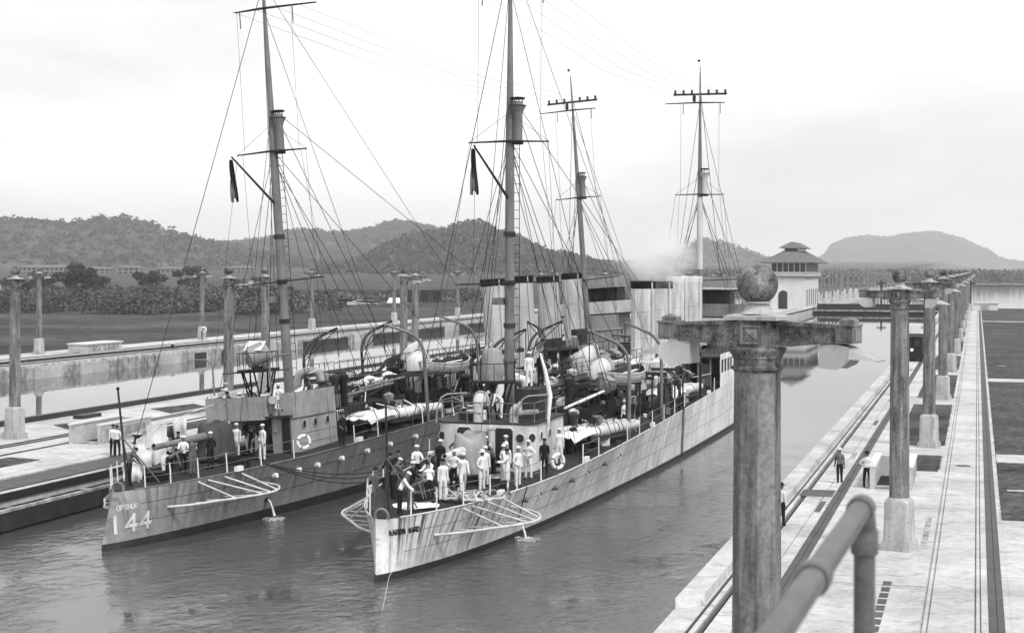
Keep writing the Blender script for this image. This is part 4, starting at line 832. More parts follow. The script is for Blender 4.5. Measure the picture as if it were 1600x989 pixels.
def destroyer(name, loc, yaw, lst, P):
    ship = empty(name, loc, label=P['label'], cat='warship', group='destroyers lying side by side in the lock'); ship.rotation_euler = (0, lst, -yaw)
    hp, pm, fm, rk = P['hull'], P['paint'], P['fun'], P['rake']; A = P['pale']
    build_hull(ship, hp, rk, M_paintA if A else M_mid)
    # ---- stern fittings
    MB().tube([(0, .9+rk, 2.3), (-.05, .7+rk, 6.7)], [.06, .045], 8).build('ensign_staff', M_dark2, ship); MB().sphere((-.05, .7+rk, 6.75), .08, 8, 6).build('truck', M_dark, ship)
    MB().tube([(.0, .75+rk, 4.6), (.7, 2.4+rk, 2.45)], .03, 6).tube([(.0, .75+rk, 4.6), (-.7, 2.4+rk, 2.45)], .03, 6).build('staff_brace', M_mid, ship)
    MB().tube(arc((0, .12+rk, 2.45), .27, 0, 2*pi, 18)[:-1], .06, 8, closed=True).build('fairlead_ring', M_mid, ship)
    for sg in (1, -1): guard(ship, sg, rk, M_paintA)
    rs = MB().tube([(0, 0, 0), (0, 0, .95)], [.035, .028], 6).mesh('stanchion', M_white)
    for sg in (1, -1):
        prev = None
        for s in (1.2, 2.6, 4.4, 6.6, 9.2, 12, 18.2, 21, 27, 30, 33.5, 37, 40.5, 44, 56.5):
            o = bpy.data.objects.new('stanchion', rs); col.objects.link(o); o.parent = ship; x = sg*(itps(BD, s)-.1); z = zd(s); o.location = (x, s+rake(s, z, rk), z-.02)
            if prev and s-prev[1] < 4: rig(ship, [(prev[0], prev[1], prev[2]+.9), ((x+prev[0])/2, (s+prev[1])/2, (z+prev[2])/2+.86), (x, s+rake(s, z, rk), z+.9)], .014, 'lifeline', M_mid); rig(ship, [(prev[0], prev[1], prev[2]+.45), (x, s+rake(s, z, rk), z+.45)], .012, 'lifeline', M_mid)
            prev = (x, s+rake(s, z, rk), z)
        for s in (8.2, 19.6, 34.5, 55):           # bitts and chocks on the deck edge
            x = sg*(itps(BD, s)-.35); z = zd(s)
            MB().lathe([(.12, 0), (.1, .05), (.1, .38), (.14, .4), (.14, .46)], (x, s, z), 10).lathe([(.12, 0), (.1, .05), (.1, .38), (.14, .4), (.14, .46)], (x, s+.5, z), 10).build('mooring_bitt', M_dark, ship)
            MB().box((sg*(itps(BD, s)-.12), s-.9, z+.12), (.2, .55, .22)).build('chock', M_white, ship, 0)
    # scuttles, discharge pipes on the visible side
    for s in (10.5, 12.6, 14.4, 16.9, 19.8, 22.6, 26):
        z = zd(s)-.62; x = hx(s, z); nrm = Vector((1, -.12, .1)).normalized(); R = nrm.to_track_quat('Z', 'Y').to_matrix()
        if s in (10.5, 14.4, 16.9, 22.6) or not A: pp = MB().lathe([(.12, -.1), (.13, .22), (.1, .24)], (x, s, z), 10, 0, R).build('discharge_pipe', M_white if not A else M_mid, ship, 30)
        else:
            pp = MB().lathe([(.17, -.02), (.17, .02), (.13, .03)], (x, s, z), 14, 0, R).build('scuttle', hp, ship, 30); MB().lathe([(.13, .03), (.001, .032)], (x, s, z), 12, 0, R, cap=False).build('pane', M_glass, pp)
    s = 11.2 if A else 10.6; z = .75
    MB().lathe([(.1, -.1), (.1, .12)], (hx(s, z), s, z), 10, 0, Matrix.Rotation(pi/2, 3, 'Y')).build('overboard_outlet', M_dark, ship)
    # ---- stern gun
    gz = zd(12); gn = empty('stern_gun', (.3 if A else -.15, 10.9 if A else 10.4, gz), radians(-3)); gn.parent = ship
    MB().lathe([(1.0, 0), (.95, .1), (.6, .2), (.45, .9), (.6, 1.0)], n=18).build('pedestal', M_dark2, gn)
    MB().box((0, .2, 1.35), (.7, 1.5, .55)).build('cradle', M_dark2, gn, 0)
    MB().lathe([(.20, .3), (.2, 1.2), (.16, 2.2), (.13, 4.3), (.15, 4.9), (.09, 4.91)] if not A else [(.2, .2), (.2, 1.4), (.17, 2.0), (.14, 2.7), (.15, 2.85), (.1, 2.86)], (0, 0, 1.45), 16, 0, Matrix.Rotation(pi/2+.02, 3, 'X')).build('barrel', M_mid if not A else M_paintA, gn)
    MB().lathe([(.088, 0), (.001, .001)], (0, -4.92 if not A else -2.87, 1.45), 12, 0, Matrix.Rotation(pi/2, 3, 'X'), cap=False).build('muzzle', M_dark, gn)
    def drape(cx, cy, lx, ly, z0, z1, m, nm, par, sd=0, flare=1.15):
        b = MB(); n = 28; R_ = []
        for k, (t, w_) in enumerate(((0, flare), (.35, 1.08), (.7, 1.02), (.9, .95), (1, .8))):
            R_.append([(cx+lx*w_*cos(a)*(1+.06*sin(5*a+sd)*(1-t))*(abs(cos(a))**-.25 if abs(cos(a)) > .3 else 1.2), cy+ly*w_*sin(a)*(1+.07*sin(7*a+sd*2)*(1-t)), z0+(z1-z0)*t*(1+.10*sin(3*a+sd)*t)) for a in [2*pi*i/n for i in range(n)]])
        b.loft(R_); return b.build(nm, m, par, 60)
    drape(0, .4, .66, 1.1, .3, 2.05 if A else 1.95, M_canvg if A else M_canvd, 'gun_tarpaulin', gn, 1.3)
    # ---- after deckhouse, main mast, searchlight
    hz0, hz1 = zd(16)-.1, 4.75; zt = hz1
    hw = 2.35
    def house(pts, z0, z1, m, nm): return MB().prism(pts, z0, z1).build(nm, m, ship, 25)
    c_ = []
    if A:
        for k in range(7): a = pi+k*pi/2/6; c_.append((-hw+.8+.8*cos(a), 15.3+.8*sin(a)))
        for k in range(7): a = 1.5*pi+k*pi/2/6; c_.append((hw-.8+.8*cos(a), 15.3+.8*sin(a)))
        c_ += [(hw, 20.5), (-hw, 20.5)]
        hs = house(c_, hz0, zt, pm, 'after_deckhouse')
        doors = [(-.95, .7), (.95, .9)]
        for x, w_ in doors:
            d = MB().prism([(-w_/2, 0), (w_/2, 0), (w_/2, 1.62), (w_/2-.12, 1.75), (-w_/2+.12, 1.75), (-w_/2, 1.62)], 0, .03).build('doorway', M_win, hs, 0); d.rotation_euler = (pi/2, 0, 0); d.location = (x, 14.495, hz0+.32)
            fr = MB().tube([(x-w_/2-.03, 14.48, hz0+.3), (x-w_/2-.03, 14.48, hz0+2.0), (x-w_/2+.1, 14.48, hz0+2.12), (x+w_/2-.1, 14.48, hz0+2.12), (x+w_/2+.03, 14.48, hz0+2.0), (x+w_/2+.03, 14.48, hz0+.3)], .035, 6).build('door_frame', pm, hs)
        b = MB(); rows = [[(-.5+j*.13, 14.36+.05*sin(j*1.3+t*2)-.12*t, hz0+1.95-1.75*t-.02*cos(j)) for j in range(9)] for t in (0, .3, .6, 1)]; b.loft(rows, closed=False, cap=False); b.loft([[(x, y+.04, z) for x, y, z in r] for r in rows], closed=False, cap=False); b.build('canvas_screen', M_canvg, hs, 60)
        for x, y, nx, ny in ((1.75, 14.52, .0, -1), (2.2, 14.9, .8, -.6), (2.36, 16, 1, 0), (2.36, 17.6, 1, 0), (-2.1, 14.75, -.5, -.85)):
            R = Vector((nx, ny, 0)).normalized().to_track_quat('Z', 'Y').to_matrix()
            pt = MB().lathe([(.26, -.03), (.26, .025), (.2, .04)], (x, y, hz0+1.65), 16, 0, R).build('porthole', pm, hs, 30); MB().lathe([(.2, .042), (.001, .043)], (x, y, hz0+1.65), 14, 0, R, cap=False).build('pane', M_glass, pt)
        MB().lathe([(.16, 0), (.16, 1.9), (.2, 1.95), (.2, 2.05)], (.42, 14.4, hz0+.1), 12).build('vent_trunk', pm, hs)
    else:
        hs = house([(-1.6, 16.2), (1.0, 16.2), (1.0, 14.9), (2.1, 14.6), (2.3, 15.1), (2.3, 19.6), (-2.2, 19.6), (-2.2, 16.2)], hz0, hz1-.35, pm, 'after_deckhouse')
        MB().span((1.0, 14.62, hz0), (1.55, 14.88, hz1-.4)).build('corner_post', pm, hs, 0)
        d = MB().span((1.58, 14.56, hz0+.1), (2.0, 14.75, hz0+2.0)).build('doorway', M_win, hs, 0)
        for y in (15.6, 16.9, 18.4):
            R = Matrix.Rotation(pi/2, 3, 'Y'); pt = MB().lathe([(.25, -.02), (.25, .03), (.19, .045)], (2.31, y, hz0+1.45), 16, 0, R).build('porthole', pm, hs, 30); MB().lathe([(.19, .046), (.001, .047)], (2.31, y, hz0+1.45), 14, 0, R, cap=False).build('pane', M_glass, pt)
        for z in (.5, 1.0): MB().span((2.3, 15.2, hz0+z), (2.325, 19.5, hz0+z+.03)).build('plate_lap', pm, hs, 0)
        for k in range(5): MB().span((-1.5+k*.5, 16.1, hz0+.4), (-1.15+k*.5, 16.19, hz0+.9+.3*(k % 3))).build('locker', M_dark2 if k % 2 else M_dark, hs, 0)
        for k in range(4): MB().tube([(-1.4, 16.12, hz0+1.5+k*.14), (.2, 16.12, hz0+1.5+k*.14)], .05, 6).build('stowed_spar', M_mid, hs)
    # roof platform with rail and dodgers
    if A:
        MB().prism([(x*1.04, 15+(y-15)*1.02) for x, y in c_], zt, zt+.08).build('house_top', M_dark2, hs, 0)
        for s0, x in ((14.6, -2.0), (14.45, -.8), (14.45, .3), (14.5, 1.4), (15.0, 2.3), (17, 2.35), (19, 2.35), (17, -2.35)):
            MB().tube([(x, s0, zt+.05), (x, s0, zt+1.0)], .025, 6).build('rail_post', M_mid, hs)
        ring = [(-2.35, 20, zt+1), (-2.35, 15.2, zt+1), (-2.0, 14.6, zt+1), (1.6, 14.45, zt+1), (2.3, 15, zt+1), (2.35, 20, zt+1)]
        for dz in (0, -.5): MB().tube([(p[0], p[1], p[2]+dz) for p in ring], .022, 6).build('handrail', M_mid, hs)
        for x, sg in ((-2.05, -1), (1.9, 1)):     # bent pipe frames at the corners
            MB().tube([(x-.3*1, 14.55, zt), (x-.25, 14.55, zt+.75), (x-.05, 14.55, zt+1.2), (x+.2, 14.6, zt+1.35), (x+1.1, 14.9, zt+1.42)], .04, 8).build('pipe_frame', M_paintU, hs)
        cowl(ship, -.35, 14.75, zt-.3, 2.0, .30, 5, M_paintA); cowl(ship, 1.3, 15.0, zt-.3, 1.35, .26, 85, M_paintA)
        MB().tube([(1.55, 14.8, zt+.55), (2.3, 15.6, zt+.55)], .12, 10).build('rolled_canvas', M_canvg, hs)
        for k in range(9): MB().box((random.uniform(-1.9, -.6), random.uniform(15.2, 19), zt+.25), (random.uniform(.4, 1.1), random.uniform(.3, .9), random.uniform(.3, .6)), random.random()*3).build('deck_locker', [M_dark2, M_canvas, M_mid, M_dark][k % 4], hs, 0)
        MB().tube([(2.45, 17, zt-.1), (2.5, 17.2, zt+1.2), (2.2, 17.4, zt+2.4), (1.9, 17.6, zt+3.2)], [.08, .12, .09, .04], 10).build('hanging_canvas', M_canvas, hs)
        cur = M_canvg
    else:
        MB().span((-2.4, 14.2, hz1-.34), (2.2, 20, hz1-.26)).build('house_top', M_dark2, hs, 0)
        b = MB(); n = 14                          # laced canvas dodger round the control platform
        dod = [(-2.4, 16.3), (-2.4, 14.2), (.85, 14.05), (.95, 14.6)]
        R0 = []; 
        for i in range(len(dod)-1):
            for k in range(6): t = k/6; R0.append((dod[i][0]+(dod[i+1][0]-dod[i][0])*t, dod[i][1]+(dod[i+1][1]-dod[i][1])*t))
        R0.append(dod[-1])
        wv = lambda i, a: .03*sin(i*1.7+a)
        rows = [[(x+wv(i, z), y+wv(i, z*2), hz1-.42+z*1.18) for i, (x, y) in enumerate(R0)] for z in (0, .35, .7, 1)]
        b.loft(rows, closed=False, cap=False); b.loft([[(p[0]*.985, p[1]+.03, p[2]) for p in r] for r in rows], closed=False, cap=False); b.build('canvas_dodger', M_canvg, hs, 60)
        for i in range(0, len(R0), 2): MB().box((R0[i][0], R0[i][1]-.02, hz1+.83), (.12, .06, .12)).build('lacing', M_canvas, hs, 0)
        b = MB(); b.loft([[(2.28, y, z), (2.36, y, z)] if 0 else [(x, y, z) for x, y in ((1.55, 14.55), (2.25, 14.6), (2.4, 15.2), (2.4, 19.4), (2.0, 19.6))] for z in (hz1-.42, hz1+.2, hz1+.86)], closed=False, cap=False); b.build('side_dodger', M_canvg, hs, 30)
        for x, y in ((-2.35, 14.3), (-1.2, 14.15), (0, 14.1), (.85, 14.1), (2.3, 14.8), (2.35, 17), (2.35, 19.3)): MB().tube([(x, y, hz1-.3), (x, y, hz1+.9)], .03, 6).build('rail_post', M_mid, hs)
        MB().tube([(1.2, 14.7, hz1-1.1), (1.2, 14.7, hz1+.2), (1.2, 14.6, hz1+.45), (1.3, 14.3, hz1+.55)], [.17, .17, .19, .22], 12).build('ventilator', pm, hs)
        for k in range(10): MB().box((random.uniform(-1.9, 1.8), random.uniform(14.8, 18.5), hz1+.1), (random.uniform(.3, .8), random.uniform(.3, .8), random.uniform(.3, .9)), random.random()*3).build('control_gear', [M_dark, M_dark2, M_mid, M_canvg][k % 4], hs, 0)
    Y = mast(ship, 18.9, 3.0, M_mast, M_mastw, .38, P['mrake'], False); stays(ship, Y, False, 18.9)
    zp = 6.55 if A else 6.75; xs, ss = (-.15, 16.6) if A else (-.2, 15.9)
    sp = MB().lathe([(1.1, zp), (1.1, zp+.1)], (xs, ss, 0), 20).build('searchlight_platform', M_dark, ship, 20)
    if not A: MB().span((xs-1.6, ss-.9, zp-.06), (xs+1.3, ss+.9, zp-.005)).build('deck_plate', M_dark2, sp, 0)
    for k in range(8):
        a = k*pi/4+.2; MB().tube([(xs+.9*cos(a), ss+.9*sin(a), zp), (xs+.45*cos(a+.5), ss+.45*sin(a+.5), 4.8)], .05, 6).build('lattice_leg', M_dark, sp)
        if k % 2: MB().tube([(xs+.75*cos(a), ss+.75*sin(a), 6.0), (xs+.5*cos(a+1.2), ss+.5*sin(a+1.2), 5.2)], .035, 6).build('lattice_brace', M_dark, sp)
    for k in range(10):
        a = k*2*pi/10; MB().tube([(xs+1.05*cos(a), ss+1.05*sin(a), zp+.1), (xs+1.05*cos(a), ss+1.05*sin(a), zp+.95)], .02, 5).build('rail_post', M_dark, sp)
    MB().tube([(xs+1.05*cos(a), ss+1.05*sin(a), zp+.95) for a in [2*pi*k/20 for k in range(20)]], .02, 5, closed=True).build('handrail', M_dark, sp)
    if A:
        MB().lathe([(.52, zp+.12), (.56, zp+.5), (.53, zp+.95), (.50, zp+1.3), (.42, zp+1.55), (.2, zp+1.66), (.01, zp+1.68)], (xs, ss-.15, 0), 18, 0, None, 1, 1).build('shrouded_searchlight', M_canvg, ship, 50)
    else:
        MB().lathe([(.5, -.5), (.56, -.45), (.58, .35), (.5, .52), (.2, .62)], (xs, ss, zp+.85), 20, 0, Matrix.Rotation(1.15, 3, 'Y') @ Matrix.Rotation(-.6, 3, 'X')).build('searchlight', M_canvg, ship, 40)
        MB().tube(arc((xs, ss, zp+.75), .68, pi*1.02, pi*1.98, 12), .05, 8).build('yoke', M_mid, ship); MB().lathe([(.3, 0), (.3, .15)], (xs, ss, zp+.1), 14).build('pivot', M_dark, ship)
        MB().add([(xs-.5, ss-.55, zp+1.1), (xs+.5, ss-.55, zp+1.05), (xs+.55, ss, zp+1.5), (xs-.5, ss, zp+1.55), (xs+.5, ss+.55, zp+1.1), (xs-.5, ss+.5, zp+1.1)], [(0, 1, 2, 3), (3, 2, 4, 5)]).build('searchlight_cover', M_canvas, ship)
        for x, sg in ((-1.95, 1), (1.25, -1)): MB().tube([(x, 14.3, hz1+.9), (x, 14.3, zp+.4), (x+.12*-sg, 14.3, zp+.62), (x-.35*sg, 14.3, zp+.75), (x-1.1*sg, 14.4, zp+.78)], .05, 8).build('pipe_frame', M_mid, ship)
    # hose reel / cable drum
    if not A:
        dr = MB().lathe([(.36, -.5), (.36, .1)], (.1, 13.9, hz0+.75), 18, 0, Matrix.Rotation(pi/2, 3, 'Y') @ Matrix.Rotation(.3, 3, 'X')).build('cable_reel', M_canvg, ship, 30); MB().lathe([(.5, .1), (.5, .16), (.1, .2)], (.1, 13.9, hz0+.75), 18, 0, Matrix.Rotation(pi/2, 3, 'Y') @ Matrix.Rotation(.3, 3, 'X')).build('flange', M_mid, dr, 30)
        MB().box((-.1, 13.9, hz0+.35), (.5, .6, .5)).build('reel_stand', M_dark, dr, 0)
    for k in range(9):                            # coils, lockers and hatches round the gun
        a = random.uniform(0, 6.3); x, s0 = 1.7*cos(a)*.8, 12+3.0*sin(a)*.6
        MB().tube(arc((x, s0, zd(s0)+.09+.06*(k % 3)), .32+.06*(k % 3), 0, 2*pi, 14, (1, 0, 0), (0, 1, 0))[:-1], .05, 6, closed=True).build('rope_coil', M_rope if (A and k % 2) else M_dark2, ship)
    for x, s0, m_ in ((-.8, 8.6, M_dark2), (.9, 10.2, M_dark), (-1.2, 6.4, M_dark2), (.2, 4.6, M_dark)): MB().box((x, s0, zd(s0)+.22), (.8, .9, .42), .2).build('hatch', m_, ship, 0)
    # ---- midships clutter: casings, vents, boat skids, pipes
    MB().span((-1.5, 22.4, zd(26)-.2), (1.5, 50, 4.3)).build('engine_casing', M_dark2, ship, 0)
    MB().span((-1.7, 50.2, zd(50)-.1), (1.7, 77.5, 5.75)).build('boiler_casing', fm, ship, 0)
    rnd = random.Random(3 if A else 11)
    for k in range(150):
        s0 = rnd.uniform(22, 57); x = rnd.uniform(-2.6, 2.6); z0 = 4.3 if abs(x) < 1.4 else zd(s0)
        kind = k % 6
        if kind == 0: MB().box((x, s0, z0+.35), (rnd.uniform(.5, 1.2), rnd.uniform(.5, 1.4), .7)).build('skylight', [M_dark, M_mid][(k//6) % 2], ship, 0)
        elif kind == 1: MB().lathe([(.2, 0), (.2, rnd.uniform(.8, 1.5)), (.32, 1.6), (.32, 1.72), (.05, 1.85)], (x, s0, z0), 12).build('mushroom_vent', [M_dark, M_dark2, pm][(k//6) % 3], ship)
        elif kind == 2: MB().tube([(x, s0, z0), (x, s0, z0+1.2), (x+rnd.uniform(-1, 1), s0+rnd.uniform(1, 4), z0+1.3)], .06, 6).build('steam_pipe', M_dark2, ship)
        elif kind == 3: MB().lathe([(.28, -.5), (.3, 0), (.28, .5)], (x, s0, z0+.4), 12, 0, Matrix.Rotation(rnd.uniform(0, 3), 3, 'Z') @ Matrix.Rotation(pi/2, 3, 'X')).build('storage_drum', [M_dark, M_mid, M_canvas][k % 3], ship)
        elif kind == 4: MB().tube([(x-.5, s0, z0), (x-.5, s0, z0+1.0), (x+.5, s0, z0+1.0), (x+.5, s0, z0)], .03, 6).build('hand_grip_rail', M_dark2, ship)
        else: MB().tube([(x, s0, z0+.2), (x+.2, s0+rnd.uniform(2.5, 5), z0+rnd.uniform(.6, 2.0))], rnd.choice((.07, .1, .14)), 8).build('stowed_spar', [M_mid, M_canvas, M_dark][k % 3], ship)
    for k in range(170):                          # ropes, rods, blocks, hooks and small boxes
        s0 = rnd.uniform(20.5, 58); x = rnd.uniform(-4.2, 4.2); z0 = (4.3 if abs(x) < 1.4 else zd(s0))+rnd.uniform(0, 1.7)*(k % 2); kind = k % 5; m_ = rnd.choice((M_dark, M_dark, M_dark2, M_mid, M_canvas, M_rope))
        if kind == 0: MB().tube([(x, s0, z0), (x+rnd.gauss(0, .3), s0+rnd.gauss(0, .6), z0+rnd.uniform(.6, 2.2))], rnd.uniform(.02, .045), 5).build('rod', m_, ship)
        elif kind == 1: MB().box((x, s0, z0+.15), (rnd.uniform(.15, .5), rnd.uniform(.15, .6), rnd.uniform(.15, .45)), rnd.random()*3).build('deck_box', m_, ship, 0)
        elif kind == 2: MB().tube([(x, s0, z0+.9), (x+rnd.uniform(-.8, .8), s0+rnd.uniform(.5, 1.5), z0+.5), (x+rnd.uniform(-1.4, 1.4), s0+rnd.uniform(1.5, 3), z0+rnd.uniform(.6, 1.4))], .028, 5).build('rope', m_, ship)
        elif kind == 3: MB().lathe([(.02, -.12), (.11, -.08), (.12, .08), (.02, .12)], (x, s0, z0+.6), 8, 0, Matrix.Rotation(rnd.random()*3, 3, 'X')).build('block', m_, ship)
        else:
            g_ = MB().tube([(x, s0, z0), (x, s0, z0+.85), (x, s0+1.6, z0+.85), (x, s0+1.6, z0)], .025, 5).build('grating_frame', m_, ship)
            for q in range(5): MB().tube([(x, s0+.27*(q+1), z0), (x, s0+.27*(q+1), z0+.85)], .018, 4).build('bar', m_, g_)
    for s0 in (29.6, 33.4, 37.2, 41.5, 46):       # skid beams with posts and a catwalk
        MB().box((0, s0, 5.55), (7.6, .16, .2)).build('skid_beam', M_dark2, ship, 0)
        for x in (-3.7, -1.3, 1.3, 3.7): MB().tube([(x, s0, zd(s0)), (x, s0, 5.45)], .06, 6).build('skid_post', M_dark2, ship)
    ct = MB().span((-.6, 22, 5.68), (.6, 50, 5.75)).build('catwalk', M_dark, ship, 0)
    for sg in (-.62, .62):
        for k in range(15): MB().tube([(sg, 22.2+k*1.98, 5.75), (sg, 22.2+k*1.98, 6.7)], .022, 5).build('rail_post', M_dark2, ct)
        for z in (6.2, 6.7): MB().tube([(sg, 22, z), (sg, 50, z)], .02, 5).build('handrail', M_dark2, ct)
    for z, x in ((5.0, 2.2), (5.3, 2.9), (4.9, -2.4)): MB().tube([(x, 21.5, z), (x+.2, 27.5, z+.25)], .07, 8).build('boat_boom', M_canvas if A else M_mid, ship)
    for k in range(7): MB().tube([(1.6+k*.0, 23+k*.5, 3.0), (1.6, 23+k*.5, 4.6)], .02, 5).build('awning_stanchion', M_dark2, ship)
    tubes(ship, 2.75, 25.2 if A else 26.4, zd(26), -11 if A else -6, M_paintA if A else M_canvas, M_canvas)
    tubes(ship, 3.1, 48.6, zd(48), -4, M_paintA if A else M_paintU, M_canvas); tubes(ship, -2.75, 26.5, zd(26), 4, M_paintU, M_canvg); tubes(ship, -3.1, 48.6, zd(48), 4, M_paintU, M_canvg)
    cowl(ship, .9, 34.5, 4.2, 2.4 if A else 2.4, .62, 25 if A else 20, M_paintA); cowl(ship, -.9, 38.5, 4.2, 3.0, .72, 60 if A else 75, M_paintA); cowl(ship, -.3, 27, 4.2, 1.7, .42, 30, M_paintU); cowl(ship, 1.9, 43.2, 4.2, 1.7, .4, 90, M_paintA)
    MB().tube([(-1.7, 23.5, 4.3), (-1.75, 23.5, 5.6), (-1.6, 23.6, 6.15), (-1.1, 23.7, 6.35), (-.5, 23.8, 6.2), (-.25, 23.8, 5.2)], .26, 12).build('exhaust_trunk', M_canvas if A else M_paintU, ship)
    tips = []
    for s0, sg, lat, h, rc in ((28.3, 1, False, 5.7, 2.5), (37.2, 1, False, 5.7, 2.5), (29.6, -1, True, 5.6, 2.4), (38.6, -1, True, 5.6, 2.4), (51.5, 1, True, 4.6, 2.0), (40.5, 1, True, 2.4, 1.2), (43.4, 1, True, 2.4, 1.2)):
        D, tp = davit(ship, sg*(itps(BD, s0)-.3), s0, h, rc, sg, M_mid if not lat else M_dark, lat, .10 if not lat else .09, -.5 if not lat else .6); tips.append(tp)
    for k in range(4): MB().tube([(4.3, 40+k*1.5, zd(42)), (4.3, 40+k*1.5, zd(42)+1.9)], .05, 6).build('accommodation_stanchion', M_dark, ship)
    ladder(ship, (4.62, 42.2, .4), (4.75, 42.2, zd(42)+.3), .5, (0, 1, 0), .3, .03, M_dark, 'rope_ladder')
    MB().box((3.6, 42, zd(42)+.9), (.5, 2.6, 1.8)).build('deck_locker', M_dark2, ship, 0)
    # ---- funnels
    for i, s0 in enumerate((53.4, 60.3, 67.2, 74.2)):
        funnel(ship, s0, 5.7, P['ft'][i], .83 if A else .8, 1.05 if i in (0, 3) else 1.15, fm, M_soot if P['cap'][i] else M_canvas, P['flare'], 3)
    # ---- forward deckhouse with its side flush with the hull, bridge, fore mast
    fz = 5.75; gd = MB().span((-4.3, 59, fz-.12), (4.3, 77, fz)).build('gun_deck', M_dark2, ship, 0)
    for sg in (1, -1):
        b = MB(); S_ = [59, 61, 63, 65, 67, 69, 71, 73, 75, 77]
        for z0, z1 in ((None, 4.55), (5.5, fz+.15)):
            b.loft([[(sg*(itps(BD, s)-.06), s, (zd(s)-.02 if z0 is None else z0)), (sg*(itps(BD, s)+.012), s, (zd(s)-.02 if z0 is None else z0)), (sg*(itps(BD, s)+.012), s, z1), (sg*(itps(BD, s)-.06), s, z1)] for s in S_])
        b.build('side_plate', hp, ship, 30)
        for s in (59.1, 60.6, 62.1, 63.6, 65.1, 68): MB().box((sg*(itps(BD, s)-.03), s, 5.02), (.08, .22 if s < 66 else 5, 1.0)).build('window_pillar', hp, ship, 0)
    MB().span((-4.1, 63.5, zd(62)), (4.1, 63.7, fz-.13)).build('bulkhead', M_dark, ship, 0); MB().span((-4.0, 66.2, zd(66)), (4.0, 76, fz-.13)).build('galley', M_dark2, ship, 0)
    for x in (-3.8, -2.7, 2.1, 2.9, 3.8): MB().tube([(x, 59.3, zd(59)), (x, 59.3, fz-.1)], .07, 8).build('deck_pillar', M_mid if x > 2.5 else M_dark, ship)
    MB().box((3.2, 60.5, zd(60)+.8), (.7, .6, 1.6)).build('meat_locker', M_mid, ship, 0)
    for sg in (1, -1):                            # waist guns on top
        wg = empty('waist_gun', (2.9*sg, 66, fz), radians(-40*sg)); wg.parent = ship
        MB().lathe([(.6, 0), (.4, .2), (.35, .8)], n=14).build('pedestal', M_dark2, wg); MB().lathe([(.18, 0), (.16, 1.2), (.1, 3.8), (.11, 3.9)], (0, 0, 1.05), 12, 0, Matrix.Rotation(-pi/2, 3, 'X')).build('barrel', M_mid, wg); MB().box((0, -.2, 1.05), (.6, 1.2, .5)).build('breech', M_dark2, wg, 0)
        for k in range(9): MB().tube([(4.1*sg, 59.3+k*1.9, fz), (3.9*sg if k > 7 else 4.1*sg, 59.3+k*1.9, fz+.95)], .025, 5).build('rail_post', M_dark2, ship)
        MB().tube([(4.1*sg, 59.3, fz+.95), (4.1*sg, 75, fz+.95)], .022, 5).build('handrail', M_dark2, ship)
    for k in range(14): MB().box((random.uniform(-3.5, 3.5), random.uniform(60, 64.5), fz+.35), (random.uniform(.4, 1.2), random.uniform(.3, 1), random.uniform(.4, .8)), random.random()*3).build('ready_locker', [M_dark, M_dark2, M_mid][k % 3], ship, 0)
    br = MB().prism([(-2.4, 79), (2.4, 79), (2.5, 83.5), (1.6, 84.9), (-1.6, 84.9), (-2.5, 83.5)], zd(80)-.2, 7.9).build('bridge', pm, ship, 0)
    MB().prism([(-3.6, 79.6), (3.6, 79.6), (3.6, 83), (1.8, 85), (-1.8, 85), (-3.6, 83)], 7.9, 8.05).build('bridge_wing', M_dark2, br, 0)
    MB().prism([(-2.2, 80.6), (2.2, 80.6), (2.2, 83.4), (1.4, 84.6), (-1.4, 84.6), (-2.2, 83.4)], 8.05, 10.3).build('pilot_house', M_dark2 if A else M_dark, br, 0)
    MB().prism([(-2.5, 79.2), (2.5, 79.2), (2.5, 83.6), (1.5, 85), (-1.5, 85), (-2.5, 83.6)], 10.3, 10.4).build('roof', pm, br, 0)
    for k in range(4): MB().span((-1.8+k, 80.54, 9.1), (-1.1+k, 80.6, 9.8)).build('window', M_win, br, 0)
    b = MB(); dd = [(-3.6, 83), (-3.6, 79.6), (3.6, 79.6), (3.6, 83)]; b.loft([[(x*q, y, z) for x, y in dd] for z, q in ((8.05, 1), (9.1, 1.01))], closed=False, cap=False); b.build('canvas_dodger', M_paintA if not A else M_mid, br, 0)
    b = MB(); b.loft([[(x, y, 10.45+.9*z+.04*sin(x*5)) for x, y in ((-2.4, 83), (-2.4, 79.3), (2.4, 79.3), (2.4, 83))] for z in (0, .5, 1)], closed=False, cap=False); b.build('upper_dodger', M_canvg, br, 30)
    Y2 = mast(ship, 78.2, 4.5, M_mast, M_mastw if A else None, .4, P['mrake'], True); stays(ship, Y2, True, 78.2)
    MB().tube([(-3.2, 77.9, 10.9), (3.2, 77.9, 11.2)], .05, 6).build('signal_boom', M_wire, ship)
    return ship

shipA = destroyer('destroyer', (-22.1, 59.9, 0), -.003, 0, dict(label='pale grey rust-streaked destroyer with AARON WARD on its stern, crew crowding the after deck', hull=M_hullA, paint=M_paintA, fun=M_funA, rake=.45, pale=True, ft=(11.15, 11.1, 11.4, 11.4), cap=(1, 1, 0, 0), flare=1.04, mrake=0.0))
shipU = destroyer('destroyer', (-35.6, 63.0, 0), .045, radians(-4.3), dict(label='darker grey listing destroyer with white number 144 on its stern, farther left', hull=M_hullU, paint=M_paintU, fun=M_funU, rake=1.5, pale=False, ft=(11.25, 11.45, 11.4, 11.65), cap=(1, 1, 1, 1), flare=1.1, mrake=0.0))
hull_text(shipA, 'AARON WARD', .25, 1.72, .19, .155, .042, M_dark, .45, 'name_letter')
hull_text(shipU, 'UPSHUR', .1, 1.58, .2, .165, .045, M_paintA, 1.5, 'name_letter')
hull_text(shipU, '144', .1, .68, .64, .78, .15, M_paintA, 1.5, 'hull_number')
bpy.context.view_layer.update()
MA, MU = shipA.matrix_basis.copy(), shipU.matrix_basis.copy()
